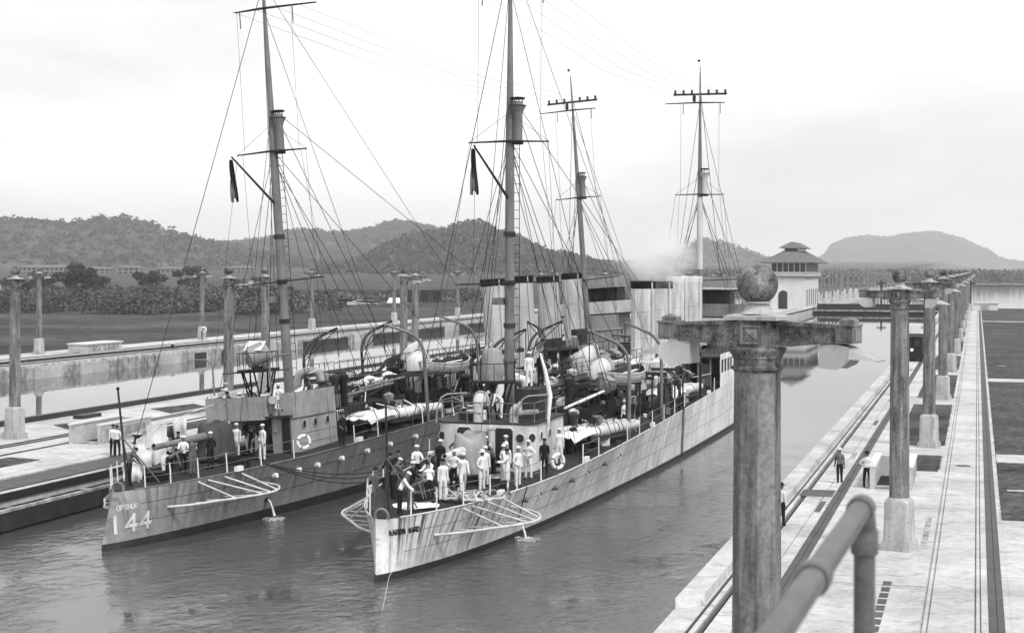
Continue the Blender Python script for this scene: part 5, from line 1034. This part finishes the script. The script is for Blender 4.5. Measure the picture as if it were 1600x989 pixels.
def ship_pt(M, p): return M @ Vector(p)

# ---- boats, hanging in the davits: things of their own
def on(M, p): return tuple(M @ Vector(p))
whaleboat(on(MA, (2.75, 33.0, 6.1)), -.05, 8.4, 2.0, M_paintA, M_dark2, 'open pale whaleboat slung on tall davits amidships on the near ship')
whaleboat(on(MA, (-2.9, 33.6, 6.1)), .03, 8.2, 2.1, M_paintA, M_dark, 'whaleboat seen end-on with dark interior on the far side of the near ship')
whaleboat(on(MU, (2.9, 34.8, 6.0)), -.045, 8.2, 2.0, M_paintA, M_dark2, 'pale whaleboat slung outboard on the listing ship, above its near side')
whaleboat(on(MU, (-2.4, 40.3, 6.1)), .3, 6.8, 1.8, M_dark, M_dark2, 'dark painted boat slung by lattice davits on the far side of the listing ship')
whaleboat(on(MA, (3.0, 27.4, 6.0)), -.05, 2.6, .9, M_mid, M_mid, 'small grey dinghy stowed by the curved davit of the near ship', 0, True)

# ---- ensigns hanging from the gaffs
def ensign(M, p, label):
    b = MB(); n, k = 14, 10; x0, y0, z0 = p; rows = []
    for i in range(n+1):
        t = i/n; w_ = .16+.34*t**.7*(1-.25*max(0, t-.7)); rows.append([(x0-.05+(j/k-.3)*w_*.8+.05*sin(j*2.2+t*4), y0+.12*sin(j*1.9+t*3), z0-2.1*t-.12*sin(j*.9)*t) for j in range(k+1)])
    vs = [q for r in rows for q in r]; fs = []; mi = []
    for i in range(n):
        for j in range(k): fs.append((i*(k+1)+j, i*(k+1)+j+1, (i+1)*(k+1)+j+1, (i+1)*(k+1)+j)); mi.append(1 if (j % 3 == 1 and not (i < 6 and j < 5)) else 0)
    b.v += [on(M, q) for q in vs]; b.f += fs; b.m += mi
    return tag(b.build('ensign', [M_navy, M_mid], None, 60), label, 'flag', 'ensigns hanging from the gaffs')
ensign(MA, (-.95, 15.9, 17.7), 'limp striped ensign hanging from the gaff of the pale near ship')
ensign(MU, (-.95, 15.9, 17.7), 'limp striped ensign hanging from the gaff of the listing left ship')

# ---- loose things on the decks
def lifebuoy(M, p, n, label):
    n = Vector(n).normalized(); u, v = frame_from(n); p = Vector(on(M, p)); b = MB(); b.tube(arc(p, .31, 0, 2*pi, 22, u, v)[:-1], .085, 10, closed=True)
    o = tag(b.build('lifebuoy', M_white), label, 'life ring', 'life rings on the ships')
    for k in range(4):
        a = k*pi/2+.4; q = p+(u*cos(a)+v*sin(a))*.31; t = (u*-sin(a)+v*cos(a)); MB().tube([q-t*.04, q+t*.04], .09, 10).build('strap', M_mid, o)
    return o
lifebuoy(MA, (3.78, 13.6, zd(13)+.72), (1, -.9, 0), 'white life ring on the rail beside the man in dark at the near ship')
lifebuoy(MU, (2.95, 14.1, 3.15), (.8, -1, .1), 'white life ring hung below the porthole of the listing ship deckhouse')
def cloth(M, p, wd, h, ang, label, m=None, seed=0, pull=0.0):
    b = MB(); n, k = 10, 8; R = Matrix.Rotation(ang, 3, 'Z'); vs = []
    for i in range(n+1):
        for j in range(k+1):
            t, u = i/n, j/k-.5; v = R @ Vector((u*wd*(1-pull*t), .09*sin(u*9+seed)*(.3+t)+.05*sin(t*7+seed*2), 0)); vs.append(on(M, (p[0]+v.x, p[1]+v.y, p[2]-h*t+.05*sin(u*7+seed)*t-.08*(u*u)*4)))
    b.add(vs, [(i*(k+1)+j, i*(k+1)+j+1, (i+1)*(k+1)+j+1, (i+1)*(k+1)+j) for i in range(n) for j in range(k)])
    return tag(b.build('laundry', m or M_cloth, None, 60), label, 'laundry', 'washing hung on the listing ship')
rig_l = MB().tube([on(MU, (-2.4, 6.6, 4.4)), on(MU, (-1.9, 9, 4.75)), on(MU, (-1.3, 13, 5.3))], .02, 5); tag(rig_l.build('washing_line', M_rope), 'washing line with white clothes over the stern of the listing ship', 'line')
for i, (p, w_, h, a, lb) in enumerate((((-2.15, 8.8, 4.75), 1.0, 1.9, .5, 'largest white sheet hung up above the stern gun barrel'), ((-1.8, 10.4, 4.9), .7, 1.2, .2, 'white cloth hung right of the largest sheet above the stern gun'), ((-2.3, 7.6, 4.2), .6, .9, .9, 'small pointed white cloth left of the largest sheet'),
                                       ((-1.9, 6.9, 3.7), .9, 1.0, .3, 'pale cloth bundle hung behind the end of the gun barrel'), ((-1.3, 5.0, 3.35), 1.0, .85, .2, 'white shirts draped over the stern rail of the listing ship'), ((-.7, 4.0, 3.3), .7, .8, .5, 'white garment at the left end of the listing ship stern rail'), ((-.2, 6.1, 3.5), .5, 1.0, 0, 'pale towel hanging below the gun barrel'))):
    cloth(MU, p, w_, h, a, lb, None, i*1.3, .35 if i in (0, 2) else .1)
b = MB(); 
for i in range(16):                               # hammocks airing on a line: each a rolled bundle
    s0 = 20.8+i*.62; zz = 5.2+.02*i+.12*sin(i*1.9); bb = MB(); c = on(MU, (-.9+.13*i, s0, zz)); c2 = on(MU, (-.55+.13*i, s0+.75, zz+.1*sin(i*2.3)))
    bb.tube([c, [(c[q]+c2[q])/2+(.05 if q == 2 else 0) for q in range(3)], c2], [.11, .17, .1], 8)
    tag(bb.build('hammock_roll', M_cloth if i % 3 else M_canvas), '%s rolled hammock from the left in the row amidships on the listing ship' % WORDS[i], 'hammock', 'rolled hammocks airing on the listing ship')
for i in range(7):
    s0 = 41+i*.9; bb = MB(); c = on(MA, (-2.2+.2*i, s0, 6.35)); bb.tube([c, (c[0]+.3, c[1]+.5, c[2]+.12), (c[0]+.7, c[1]+.9, c[2])], [.2, .34, .2], 8)
    tag(bb.build('canvas_bundle', M_canvd if i % 2 else M_canvg), '%s canvas bundle from the left heaped amidships before the pale funnels' % WORDS[i], 'canvas roll', 'canvas bundles heaped amidships')
# flat canvas on the after deck of the near ship and a tangle of hose
b = MB(); vs = []
for i in range(9):
    for j in range(9): a = j/8*2*pi; r = i/8; vs.append(on(MA, (.35+1.0*r*cos(a)*(1+.12*sin(3*a)), 3.6+1.1*r*sin(a), zd(3.6)+.10*(1-r*r)+.05+.03*sin(5*a+r*6))))
b.add(vs, [(i*9+j, i*9+j+1, (i+1)*9+j+1, (i+1)*9+j) for i in range(8) for j in range(8)]); tag(b.build('canvas_heap', M_canvas, None, 60), 'pale crumpled canvas spread on the stern deck under the seamen in dark', 'canvas')
for k in range(4):
    r_ = random.Random(k); pts = []; x, s0, a = 1.3, 5.2, k
    for i in range(40): a += r_.gauss(0, .5)+.25; x += .3*cos(a)+(1.4-x)*.12; s0 += .3*sin(a)+(5.8+k*.5-s0)*.1; pts.append(on(MA, (x, s0, zd(5)+.12+.1*r_.random()+(.25 if i % 9 == 4 else 0))))
    tag(MB().tube(pts, .05, 6).build('hose', M_rope if k % 2 == 0 else M_canvg), 'pale hose lying in tangled loops on the after deck of the near ship', 'hose', 'hoses tangled on the near ship')
# water spouting from the discharge outlets
def spout(M, s, label):
    x = hx(s, .75); pts = [on(M, (x+.15+.35*t, s-.05-.1*t, .75-.82*t*t+.05*sin(t*20)*t)) for t in [i/9 for i in range(10)]]
    o = tag(MB().tube(pts, [.03, .035, .04, .035, .045, .04, .05, .05, .06, .08], 8).build('water_spout', M_white), label, 'water jet', 'water jets from the hulls'); c = pts[-1]
    cs = [(c[0]+random.gauss(0, .22), c[1]+random.gauss(0, .12), .02+.12*random.random()**2) for _ in range(60)]; leaf_obj('splash', leaf_arrays(cs, [(.14, .1, .05)]*60, 14, .022), M_white, o)
spout(MA, 11.2, 'jet of white water falling from the side of the pale ship'); spout(MU, 10.6, 'jet of white water falling from the side of the darker ship')
tag(MB().tube([on(MA, (.62, 1.1, .9)), (-20.9, 58.0, .62), (-20.0, 54.8, .02)], .009, 6).build('trailing_line', M_rope), 'thin line trailing from the stern of the near ship into the water', 'rope')
for k, (a_, b_) in enumerate((((3.2, 8.0, zd(8)+.1), (30.0, 0, 0)), )):
    pass
p0, p1 = Vector(on(MU, (3.6, 8.4, zd(8)+.2))), Vector(on(MA, (-3.6, 21, zd(21)+.2)))
for k in range(3): tag(MB().tube([p0+(p1-p0)*t+Vector((0, 0, -.9*sin(pi*t)*(1+.25*k))) for t in [i/12 for i in range(13)]], .03, 6).build('mooring_line', M_wire), 'dark mooring line sagging between the two ships', 'rope', 'mooring lines between the ships')
p0, p1 = Vector(on(MA, (3.5, 9.2, zd(9)+.15))), Vector(on(MA, (hx(11, .8)+.1, 11.0, .85))); tag(MB().tube([p0, p1], .025, 6).build('guy_rope', M_wire), 'dark guy rope running down the pale hull beside the guard', 'rope')

# steam drifting off the near ship's funnels
def steam(loc, r, dens, label):
    b = MB(); b.sphere((0, 0, 0), 1.0, 20, 14); o = b.build('steam', None, None, 60); o.data.materials.clear()
    o.location = loc; o.scale = r
    m = bpy.data.materials.new('steam'); m.use_nodes = True; t = m.node_tree; t.nodes.clear(); n = t.nodes.new; l = t.links.new
    ou = n('ShaderNodeOutputMaterial'); pv = n('ShaderNodeVolumePrincipled'); pv.inputs['Color'].default_value = (.99, .99, .99, 1); pv.inputs['Anisotropy'].default_value = .3
    co = n('ShaderNodeTexCoord'); ln = n('ShaderNodeVectorMath'); ln.operation = 'LENGTH'; l(co.outputs['Object'], ln.inputs[0])
    fo = n('ShaderNodeMapRange'); fo.inputs[1].default_value = .25; fo.inputs[2].default_value = .95; fo.inputs[3].default_value = 1; fo.inputs[4].default_value = 0; l(ln.outputs['Value'], fo.inputs[0])
    ns = n('ShaderNodeTexNoise'); ns.inputs['Scale'].default_value = 1.7; ns.inputs['Detail'].default_value = 5; l(co.outputs['Object'], ns.inputs['Vector'])
    a = n('ShaderNodeMapRange'); a.inputs[1].default_value = .42; a.inputs[2].default_value = .62; a.inputs[3].default_value = 0; a.inputs[4].default_value = dens; l(ns.outputs[0], a.inputs[0])
    mu = n('ShaderNodeMath'); mu.operation = 'MULTIPLY'; l(fo.outputs[0], mu.inputs[0]); l(a.outputs[0], mu.inputs[1]); l(mu.outputs[0], pv.inputs['Density']); l(pv.outputs[0], ou.inputs['Volume'])
    o.data.materials.append(m); return tag(o, kind='stuff')
steam(on(MA, (.2, 58, 12.9)), (3.0, 6.0, 2.6), .7, '')
steam(on(MA, (-2.0, 64, 13.0)), (3.6, 5.0, 2.0), .2, '')

# ================================================================ PEOPLE
def person_mesh(key, pose, top, legs, hatless=False):
    """one continuous skinned body; returns mesh. pose: dict of direction vectors (x right, y forward, z up)"""
    J = []; E_ = []; R = []; T = []
    def j(p, r, tagn, par=None):
        J.append(Vector(p)); g_ = 1.0 if tagn in 'sh' else 1.14; R.append((r[0]*g_, r[1]*g_) if isinstance(r, tuple) else (r*g_, r*g_)); T.append(tagn)
        if par is not None: E_.append((par, len(J)-1))
        return len(J)-1
    up = Vector(pose.get('torso', (0, 0, 1))).normalized(); rt = Vector(pose.get('right', (1, 0, 0))); fw = up.cross(rt)*-1 if False else rt.cross(up)*-1
    fw = up.cross(rt); rt = fw.cross(up)
    hp = j((0, 0, 0), (.145, .115), 'l'); w_ = j(J[0]+up*.16, (.13, .10), 't', hp); ch = j(J[0]+up*.36, (.155, .115), 't', w_); sh = j(J[0]+up*.47, (.12, .09), 't', ch)
    hd = Vector(pose.get('head', up)).normalized()
    nk = j(J[sh]+up*.07, .055, 's', sh); h1 = j(J[nk]+hd*.09+fw*.015, (.072, .085), 's', nk); h2 = j(J[h1]+hd*.085, (.078, .092), 's', h1); h3 = j(J[h2]+hd*.055-fw*.01, (.058, .07), 'h', h2)
    ns = j(J[h1]+hd*.015+fw*.105, .014, 's', h1)
    ears = [j(J[h1]+hd*.02+rt*.082*s_, .014, 's', h1) for s_ in (1, -1)]
    for s_, kk in ((1, 'R'), (-1, 'L')):
        ua = Vector(pose.get('ua'+kk, (.12*s_, 0, -1))).normalized(); fa = Vector(pose.get('fa'+kk, (.05*s_, .15, -1))).normalized()
        s0 = j(J[sh]+rt*.165*s_-up*.03, .07, 't', sh); el = j(J[s0]+ua*.28, .047, 't', s0); wr = j(J[el]+fa*.24, .034, 's' if top != 'w' else 't', el); pm_ = j(J[wr]+fa*.07, (.038, .02), 's', wr)
        side = fa.cross(up); side = side.normalized() if side.length > .1 else rt; bend = fa.cross(side).normalized()
        for q, (o_, ln) in enumerate(((-.027, .062), (-.009, .075), (.009, .07), (.027, .055))):
            f1 = j(J[pm_]+fa*(ln*.6)+side*o_, .0095, 's', pm_); j(J[f1]+fa*ln*.45+bend*.015*s_*-1, .008, 's', f1)
        th = j(J[pm_]-fa*.025+side*.048*s_, .011, 's', pm_); j(J[th]+fa*.04+side*.012*s_, .009, 's', th)
        tl_ = Vector(pose.get('th'+kk, (.05*s_, .02, -1))).normalized(); sn = Vector(pose.get('sh'+kk, (.02*s_, -.03, -1))).normalized()
        h_ = j(J[hp]+Vector((1, 0, 0))*.09*s_-Vector((0, 0, .03)), .1, 'l', hp); kn = j(J[h_]+tl_*.42, .066, 'l', h_); an = j(J[kn]+sn*.41, .052, 'l', kn)
        j(J[an]+Vector((0, -.03, -.05)), (.045, .045), 'b', an); fd = Vector(pose.get('ft'+kk, (.15*s_, 1, 0))).normalized(); tt = j(J[an]+fd*.15+Vector((0, 0, -.055)), (.045, .032), 'b', an)
    me = bpy.data.meshes.new('person_'+key); me.from_pydata([tuple(p) for p in J], E_, []); ob = bpy.data.objects.new('tmp', me); col.objects.link(ob)
    sk = ob.modifiers.new('skin', 'SKIN'); sk.use_smooth_shade = True; sk.branch_smoothing = .3
    for i, sv in enumerate(me.skin_vertices[0].data): sv.radius = R[i]; sv.use_root = (i == 0)
    sb = ob.modifiers.new('sub', 'SUBSURF'); sb.levels = 1; sb.render_levels = 1
    dg = bpy.context.evaluated_depsgraph_get(); m2 = bpy.data.meshes.new_from_object(ob.evaluated_get(dg)); bpy.data.objects.remove(ob)
    m2.name = 'person'
    zmin = min(v.co.z for v in m2.vertices); sit = pose.get('sit', None); dz = -zmin if sit is None else sit
    mats = {'t': {'w': M_cloth, 'd': M_navy, 'g': M_denim}[top], 'l': {'w': M_cloth, 'd': M_navy, 'g': M_denim}[legs], 's': M_skin, 'h': M_hair, 'b': M_shoe}; keys = list(mats)
    m2.materials.clear(); [m2.materials.append(mats[k]) for k in keys]
    seg = []
    for a, b_ in E_: seg.append((a, b_))
    A_ = np.array([J[a][:] for a, _ in seg]); B_ = np.array([J[b_][:] for _, b_ in seg]); rr = np.array([max(R[b_]) for _, b_ in seg]); D = B_-A_; DD = (D*D).sum(1)+1e-9
    ctr = np.array([p.center[:] for p in m2.polygons]); idx = []
    for c in ctr:
        t = np.clip(((c-A_)*D).sum(1)/DD, 0, 1); q = np.linalg.norm(c-(A_+D*t[:, None]), axis=1)/rr; k = int(np.argmin(q)); a, b_ = seg[k]; tg = T[b_] if t[k] > .35 else T[a]
        idx.append(keys.index(tg))
    m2.polygons.foreach_set('material_index', idx)
    for v in m2.vertices: v.co.z += dz
    hc = J[h2]+Vector((0, 0, dz)); eyes = [(J[h1]+hd*.03+fw*.083+rt*.03*s_+Vector((0, 0, dz))) for s_ in (1, -1)]
    return m2, hc, hd, fw, eyes
PM = {}
POSES = {
 'stand': {}, 'stand2': dict(uaR=(.35, -.1, -.9), faR=(-.5, .5, -.6), thR=(.12, .1, -1), thL=(-.06, -.05, -1)), 'hips': dict(uaR=(.75, -.1, -.7), faR=(-.75, .35, -.5), uaL=(-.75, -.1, -.7), faL=(.75, .35, -.5), thR=(.12, .02, -1), thL=(-.12, .02, -1)),
 'walk': dict(thR=(.03, .38, -1), shR=(.02, .05, -1), thL=(-.03, -.3, -1), shL=(-.02, -.55, -1), uaR=(.12, -.3, -1), faR=(.05, .1, -1), uaL=(-.12, .35, -1), faL=(-.05, .6, -.9), torso=(0, .06, 1)),
 'lean': dict(torso=(0, .5, 1), uaR=(.15, .6, -.9), faR=(-.1, .6, -.6), uaL=(-.15, .55, -.9), faL=(.1, .7, -.5), head=(0, .6, 1), thR=(.08, -.05, -1), thL=(-.08, .1, -1)),
 'bend': dict(torso=(0, 1, .6), uaR=(.15, .35, -1), faR=(0, .3, -1), uaL=(-.15, .35, -1), faL=(0, .3, -1), head=(0, 1, .4), thR=(.08, -.12, -1), thL=(-.08, .1, -1)),
 'arm': dict(uaR=(.9, .35, -.15), faR=(.8, .5, .05), uaL=(-.3, .1, -.9), faL=(.2, .5, -.6)), 'arms_fwd': dict(uaR=(.25, .6, -.75), faR=(-.15, 1, .05), uaL=(-.25, .6, -.75), faL=(.15, 1, .05)),
 'face': dict(uaR=(.55, .4, -.6), faR=(-.35, .35, .9), uaL=(-.5, .1, -.8), faL=(.5, .5, -.1)), 'sit': dict(thR=(.14, 1, -.1), thL=(-.14, 1, -.1), shR=(.02, .05, -1), shL=(-.02, .05, -1), uaR=(.2, .4, -.9), faR=(-.2, .9, -.2), uaL=(-.2, .4, -.9), faL=(.2, .9, -.2), torso=(0, .2, 1)),
 'crouch': dict(thR=(.3, .95, -.15), thL=(-.3, .95, -.2), shR=(0, -.35, -.95), shL=(0, -.3, -.95), torso=(0, .6, 1), uaR=(.2, .7, -.7), faR=(-.1, .8, -.3), uaL=(-.2, .7, -.7), faL=(.1, .8, -.3), head=(0, .3, 1)),
 'armup': dict(uaL=(-.85, .4, .1), faL=(-.85, .4, .25), uaR=(.25, .1, -.95), faR=(.1, .4, -.85), thR=(.1, .05, -1))}
HATS = {}
def hat_mesh(kind):
    if kind in HATS: return HATS[kind]
    b = MB(); 
    if kind == 'cap': b.lathe([(.098, -.005), (.112, .005), (.112, .055), (.095, .058), (.085, .075), (.04, .095), (.001, .1)], n=14); m = M_cloth
    elif kind == 'flat': b.lathe([(.09, -.01), (.092, .03), (.125, .05), (.12, .068), (.001, .08)], n=14); b.loft([[(-.06, .08, .005), (.06, .08, .005)], [(-.05, .135, -.012), (.05, .135, -.012)]], closed=False, cap=False); m = M_cloth
    elif kind == 'brim': b.lathe([(.175, -.012), (.178, -.002), (.1, .004), (.096, .08), (.07, .105), (.001, .1)], n=16); m = M_navy
    elif kind == 'brimw': b.lathe([(.175, -.012), (.178, -.002), (.1, .004), (.096, .08), (.07, .105), (.001, .1)], n=16); m = M_canvas
    else: b.lathe([(.093, -.02), (.097, .03), (.08, .07), (.001, .085)], n=12); m = M_navy
    HATS[kind] = b.mesh('hat', m, 40); return HATS[kind]
eye_me = MB().sphere((0, 0, 0), .011, 6, 5).mesh('eye', M_hair)
def person(loc, ang, pose, outfit, hat, label, group, sc=1.0):
    key = pose+outfit
    if key not in PM: PM[key] = person_mesh(key, POSES[pose], outfit[0], outfit[1])
    me, hc, hd, fw, eyes = PM[key]
    o = bpy.data.objects.new('person', me); col.objects.link(o); o.location = loc; o.rotation_euler = (0, 0, -radians(ang)); o.scale = (sc,)*3
    tag(o, label, 'person', group)
    if hat:
        h = bpy.data.objects.new('hat', hat_mesh(hat)); col.objects.link(h); h.parent = o; z = hd; y = (fw-z*fw.dot(z)).normalized(); x = y.cross(z)
        mt = Matrix((x, y, z)).transposed().to_4x4(); mt.translation = hc+hd*.028; h.matrix_local = mt
    for e_ in eyes:
        q = bpy.data.objects.new('eye', eye_me); col.objects.link(q); q.parent = o; q.location = e_
    return o
GA, GU, GW = 'seamen on the pale near ship', 'seamen on the listing ship', 'men walking on the lock walls'
# (s, x, facing deg: 0 bow, 90 right, 180 towards the camera, 270 left)
PA = [
 (1.9, -.75, 95, 'stand', 'gg', 'dark', 'man in grey standing behind the ensign staff at the very stern', 1),
 (1.45, .42, 70, 'lean', 'wd', 'cap', 'man in undershirt and white cap leaning beside the ensign staff', 1),
 (2.2, .62, 85, 'bend', 'gg', None, 'stooping man in grey work clothes nearest the stern end', 1),
 (7.2, -1.65, 170, 'face', 'dd', 'dark', 'man in open dark jacket raising a hand to his face near the stern', 1),
 (3.9, .12, 60, 'arms_fwd', 'dd', 'cap', 'seaman in dark dungarees with white cap on the crumpled canvas', 1),
 (4.05, .80, 330, 'lean', 'wd', 'dark', 'man in white shirt and dark trousers with back turned by the gun', 1),
 (7.0, -.15, 185, 'stand', 'dd', 'flat', 'officer in white topped cap half hidden left of the gun muzzle', 1),
 (7.3, 1.2, 150, 'walk', 'ww', 'cap', 'seaman in whites walking beside the coils of hose', 1),
 (8.3, 1.75, 120, 'stand2', 'ww', 'brimw', 'seaman in whites with broad white hat carrying a small rope', 1),
 (9.6, 1.5, 140, 'stand', 'ww', 'cap', 'seaman in whites half hidden behind the man in broad hat', 1),
 (13.3, .45, 180, 'stand', 'wd', 'cap', 'man in white undershirt and dark trousers against the deckhouse', 1),
 (13.4, -.35, 185, 'stand', 'dd', 'cap', 'man in dark clothes and white cap left of the man in undershirt', 1),
 (11.5, -1.15, 170, 'stand', 'dd', 'cap', 'man in dark clothes behind the stern gun cover, only cap and face clear', 1),
 (13.3, -.95, 180, 'hips', 'gd', 'dark', 'man in grey shirt in the left doorway of the deckhouse', 1),
 (9.0, 2.68, 260, 'arms_fwd', 'ww', 'dark', 'man in whites pointing ahead, leftmost of the group by the rail', 1),
 (13.9, 1.25, 250, 'armup', 'ww', 'cap', 'seaman in whites stretching an arm out in the right doorway', 1),
 (9.9, 2.9, 120, 'stand2', 'ww', 'cap', 'seaman in whites in the middle of the group by the rail', 1),
 (12.4, 2.72, 200, 'hips', 'ww', 'cap', 'seaman in whites at the right of the group, looking down', 1),
 (13.2, 3.25, 160, 'stand', 'dd', 'dark', 'man in dark overalls standing by the life ring at the rail', 1),
 (17.2, 2.95, 350, 'stand', 'ww', 'cap', 'seaman in whites seen from behind walking forward past the deckhouse', 1),
]
PA += [
 (5.0, 1.05, 140, 'stand', 'ww', 'dark', 'dark haired man in whites beside the hose coils nearest the stern', 1),
 (10.4, 2.1, 60, 'stand2', 'ww', 'cap', 'seaman in whites turned towards the rail, second row of the rail group', 1),
 (8.0, .6, 190, 'hips', 'wd', 'cap', 'man in white shirt with hands on hips in front of the gun cover', 1),
 (5.2, -1.2, 40, 'lean', 'gd', 'cap', 'man in grey with white cap bending over gear left of the dungarees man', 1),
 (5.6, .25, 200, 'arms_fwd', 'wd', None, 'bareheaded man in white vest holding a line behind the man with turned back', 1),
 (6.2, -1.7, 120, 'hips', 'dd', 'dark', 'man in dark clothes at the far rail of the near stern deck', 1),
 (9.2, -1.5, 150, 'arms_fwd', 'wd', 'cap', 'man in white shirt and cap on the far side of the stern gun', 1),
 (12.2, 1.15, 220, 'lean', 'gd', 'dark', 'man in grey bending between the group by the rail and the doorway', 1),
 (11.2, 2.0, 170, 'stand2', 'ww', 'cap', 'seaman in whites standing behind the middle of the rail group', 1),
 (21.5, 2.4, 20, 'bend', 'dd', 'dark', 'man in dark clothes stooping by the torpedo tubes of the near ship', 1),
 (30.5, 3.4, 300, 'stand', 'wd', 'cap', 'man in white shirt standing by the davit foot of the near ship', 1)]
for s0, x, a, ps, of, ht, lb, sc in PA: person(on(MA, (x, s0, zd(s0)+.03)), a, ps, of, ht, lb, GA)
person(on(MA, (1.35, 17.6, 6.25)), 150, 'stand', 'ww', 'cap', 'seaman in whites standing high on the locker beside the mast', GA)
MB().span((.8, 17.0, 4.83), (2.0, 18.6, 6.24)).build('chart_locker', M_dark2, shipA, 0)
person(on(MA, (1.75, 18.3, 6.25)), 200, 'stand', 'dd', 'dark', 'man in dark clothes just behind the seaman high beside the mast', GA)
person(on(MA, (.35, 16.2, 4.86)), 230, 'bend', 'ww', 'cap', 'seaman in whites stooping on the deckhouse top below the searchlight', GA)
PU = [
 (9.6, -1.6, 130, 'stand', 'dd', 'dark', 'man in dark clothes standing behind the gun barrel of the listing ship', None),
 (4.9, .55, 60, 'bend', 'gd', None, 'man stooping at the stern hatch of the listing ship', None),
 (13.2, -.95, 130, 'lean', 'ww', 'dark', 'man in white shirt leaning over the gun tarpaulin of the listing ship', None),
 (13.6, -2.2, 160, 'bend', 'wd', 'dark', 'man in white shirt half hidden behind the gun of the listing ship', None),
 (6.4, .95, 100, 'stand', 'gg', None, 'pale clad figure standing below the gun barrel of the listing ship', None),
 (15.4, -.9, 190, 'stand2', 'dd', 'cap', 'man in dark clothes and white cap in the recess under the dodger', None),
 (15.6, -.25, 170, 'stand', 'gd', 'dark', 'man in grey beside the cable reel under the dodger', None),
 (16.6, 3.9, 120, 'stand2', 'dd', 'dark', 'man in dark overalls standing by the rail right of the deckhouse', None)]
PU += [
 (6.9, .2, 150, 'arms_fwd', 'wd', 'cap', 'man in white shirt and cap below the muzzle end of the listing ship gun', None),
 (11.6, 1.9, 210, 'stand2', 'ww', 'cap', 'seaman in whites by the rail near the guard of the listing ship', None),
 (12.9, -.2, 180, 'stand', 'ww', 'cap', 'seaman in whites facing aft in front of the recess under the dodger', None),
 (3.0, -.3, 30, 'lean', 'gd', 'dark', 'man in grey bending behind the draped rail at the listing ship stern', None),
 (7.6, -.9, 110, 'arms_fwd', 'wd', 'dark', 'man in white shirt working beside the gun barrel of the listing ship', None),
 (8.4, .8, 300, 'stand2', 'dd', 'cap', 'man in dark clothes and cap standing in front of the gun tarpaulin', None),
 (12.4, .9, 170, 'lean', 'dd', 'dark', 'man in dark clothes leaning beside the cable reel', None),
 (24.5, 2.6, 250, 'bend', 'wd', 'cap', 'man in white shirt bending over the torpedo tubes of the listing ship', None)]
for s0, x, a, ps, of, ht, lb, _ in PU: person(on(MU, (x, s0, zd(s0)+.03)), a, ps, of, ht, lb, GU)
person(on(MU, (-1.75, 15.0, 4.52)), 250, 'armup', 'ww', 'flat', 'officer in whites on the bridge platform stretching an arm to the rail', GU)
person(on(MU, (-1.35, 14.9, 4.52)), 200, 'crouch', 'dd', 'dark', 'man in dark clothes crouching beside the officer in whites', GU)
person(on(MU, (1.25, 14.9, 4.75)), 150, 'sit', 'ww', 'flat', 'officer in whites sitting on the edge of the bridge platform', GU)
person(on(MU, (1.75, 17.6, 4.52)), 180, 'lean', 'gd', 'dark', 'man in grey bending behind the side dodger of the listing ship', GU)
person((-6.5, 83.3, Z), 350, 'walk', 'gd', 'brimw', 'man in dark suit and pale hat walking away along the right tow track', GW)
person((-5.1, 81.9, Z), 20, 'hips', 'wd', 'brim', 'man in white shirt and dark hat beside the right stair parapet', GW)
person((-7.72, 68.7, Z), 30, 'stand', 'wd', 'brim', 'man in white shirt half hidden behind the nearest lamp post', GW)
person((-46.5, 83.6, Z), 150, 'stand', 'wd', 'dark', 'left one of two men in white shirts on the middle wall', GW)
person((-46.0, 83.1, Z), 350, 'stand2', 'wd', 'dark', 'right one of two men in white shirts on the middle wall, back turned', GW)
person((-107.6, 219, Z), 60, 'stand', 'dd', 'dark', 'tiny figure in dark clothes beside a far wall lamp post', GW)

# ================================================================ HAZE
b = MB(); b.span((-7100, -1500, -4), (7100, 9600, 330)); hz = b.build('haze', None, None, 0); hz.data.materials.clear()
m = bpy.data.materials.new('haze'); m.use_nodes = True; t = m.node_tree; t.nodes.clear(); ou = t.nodes.new('ShaderNodeOutputMaterial'); pv = t.nodes.new('ShaderNodeVolumePrincipled')
pv.inputs['Color'].default_value = (.93, .93, .93, 1); pv.inputs['Density'].default_value = .00014; pv.inputs['Anisotropy'].default_value = .2
t.links.new(pv.outputs[0], ou.inputs['Volume']); hz.data.materials.append(m); tag(hz, kind='stuff')
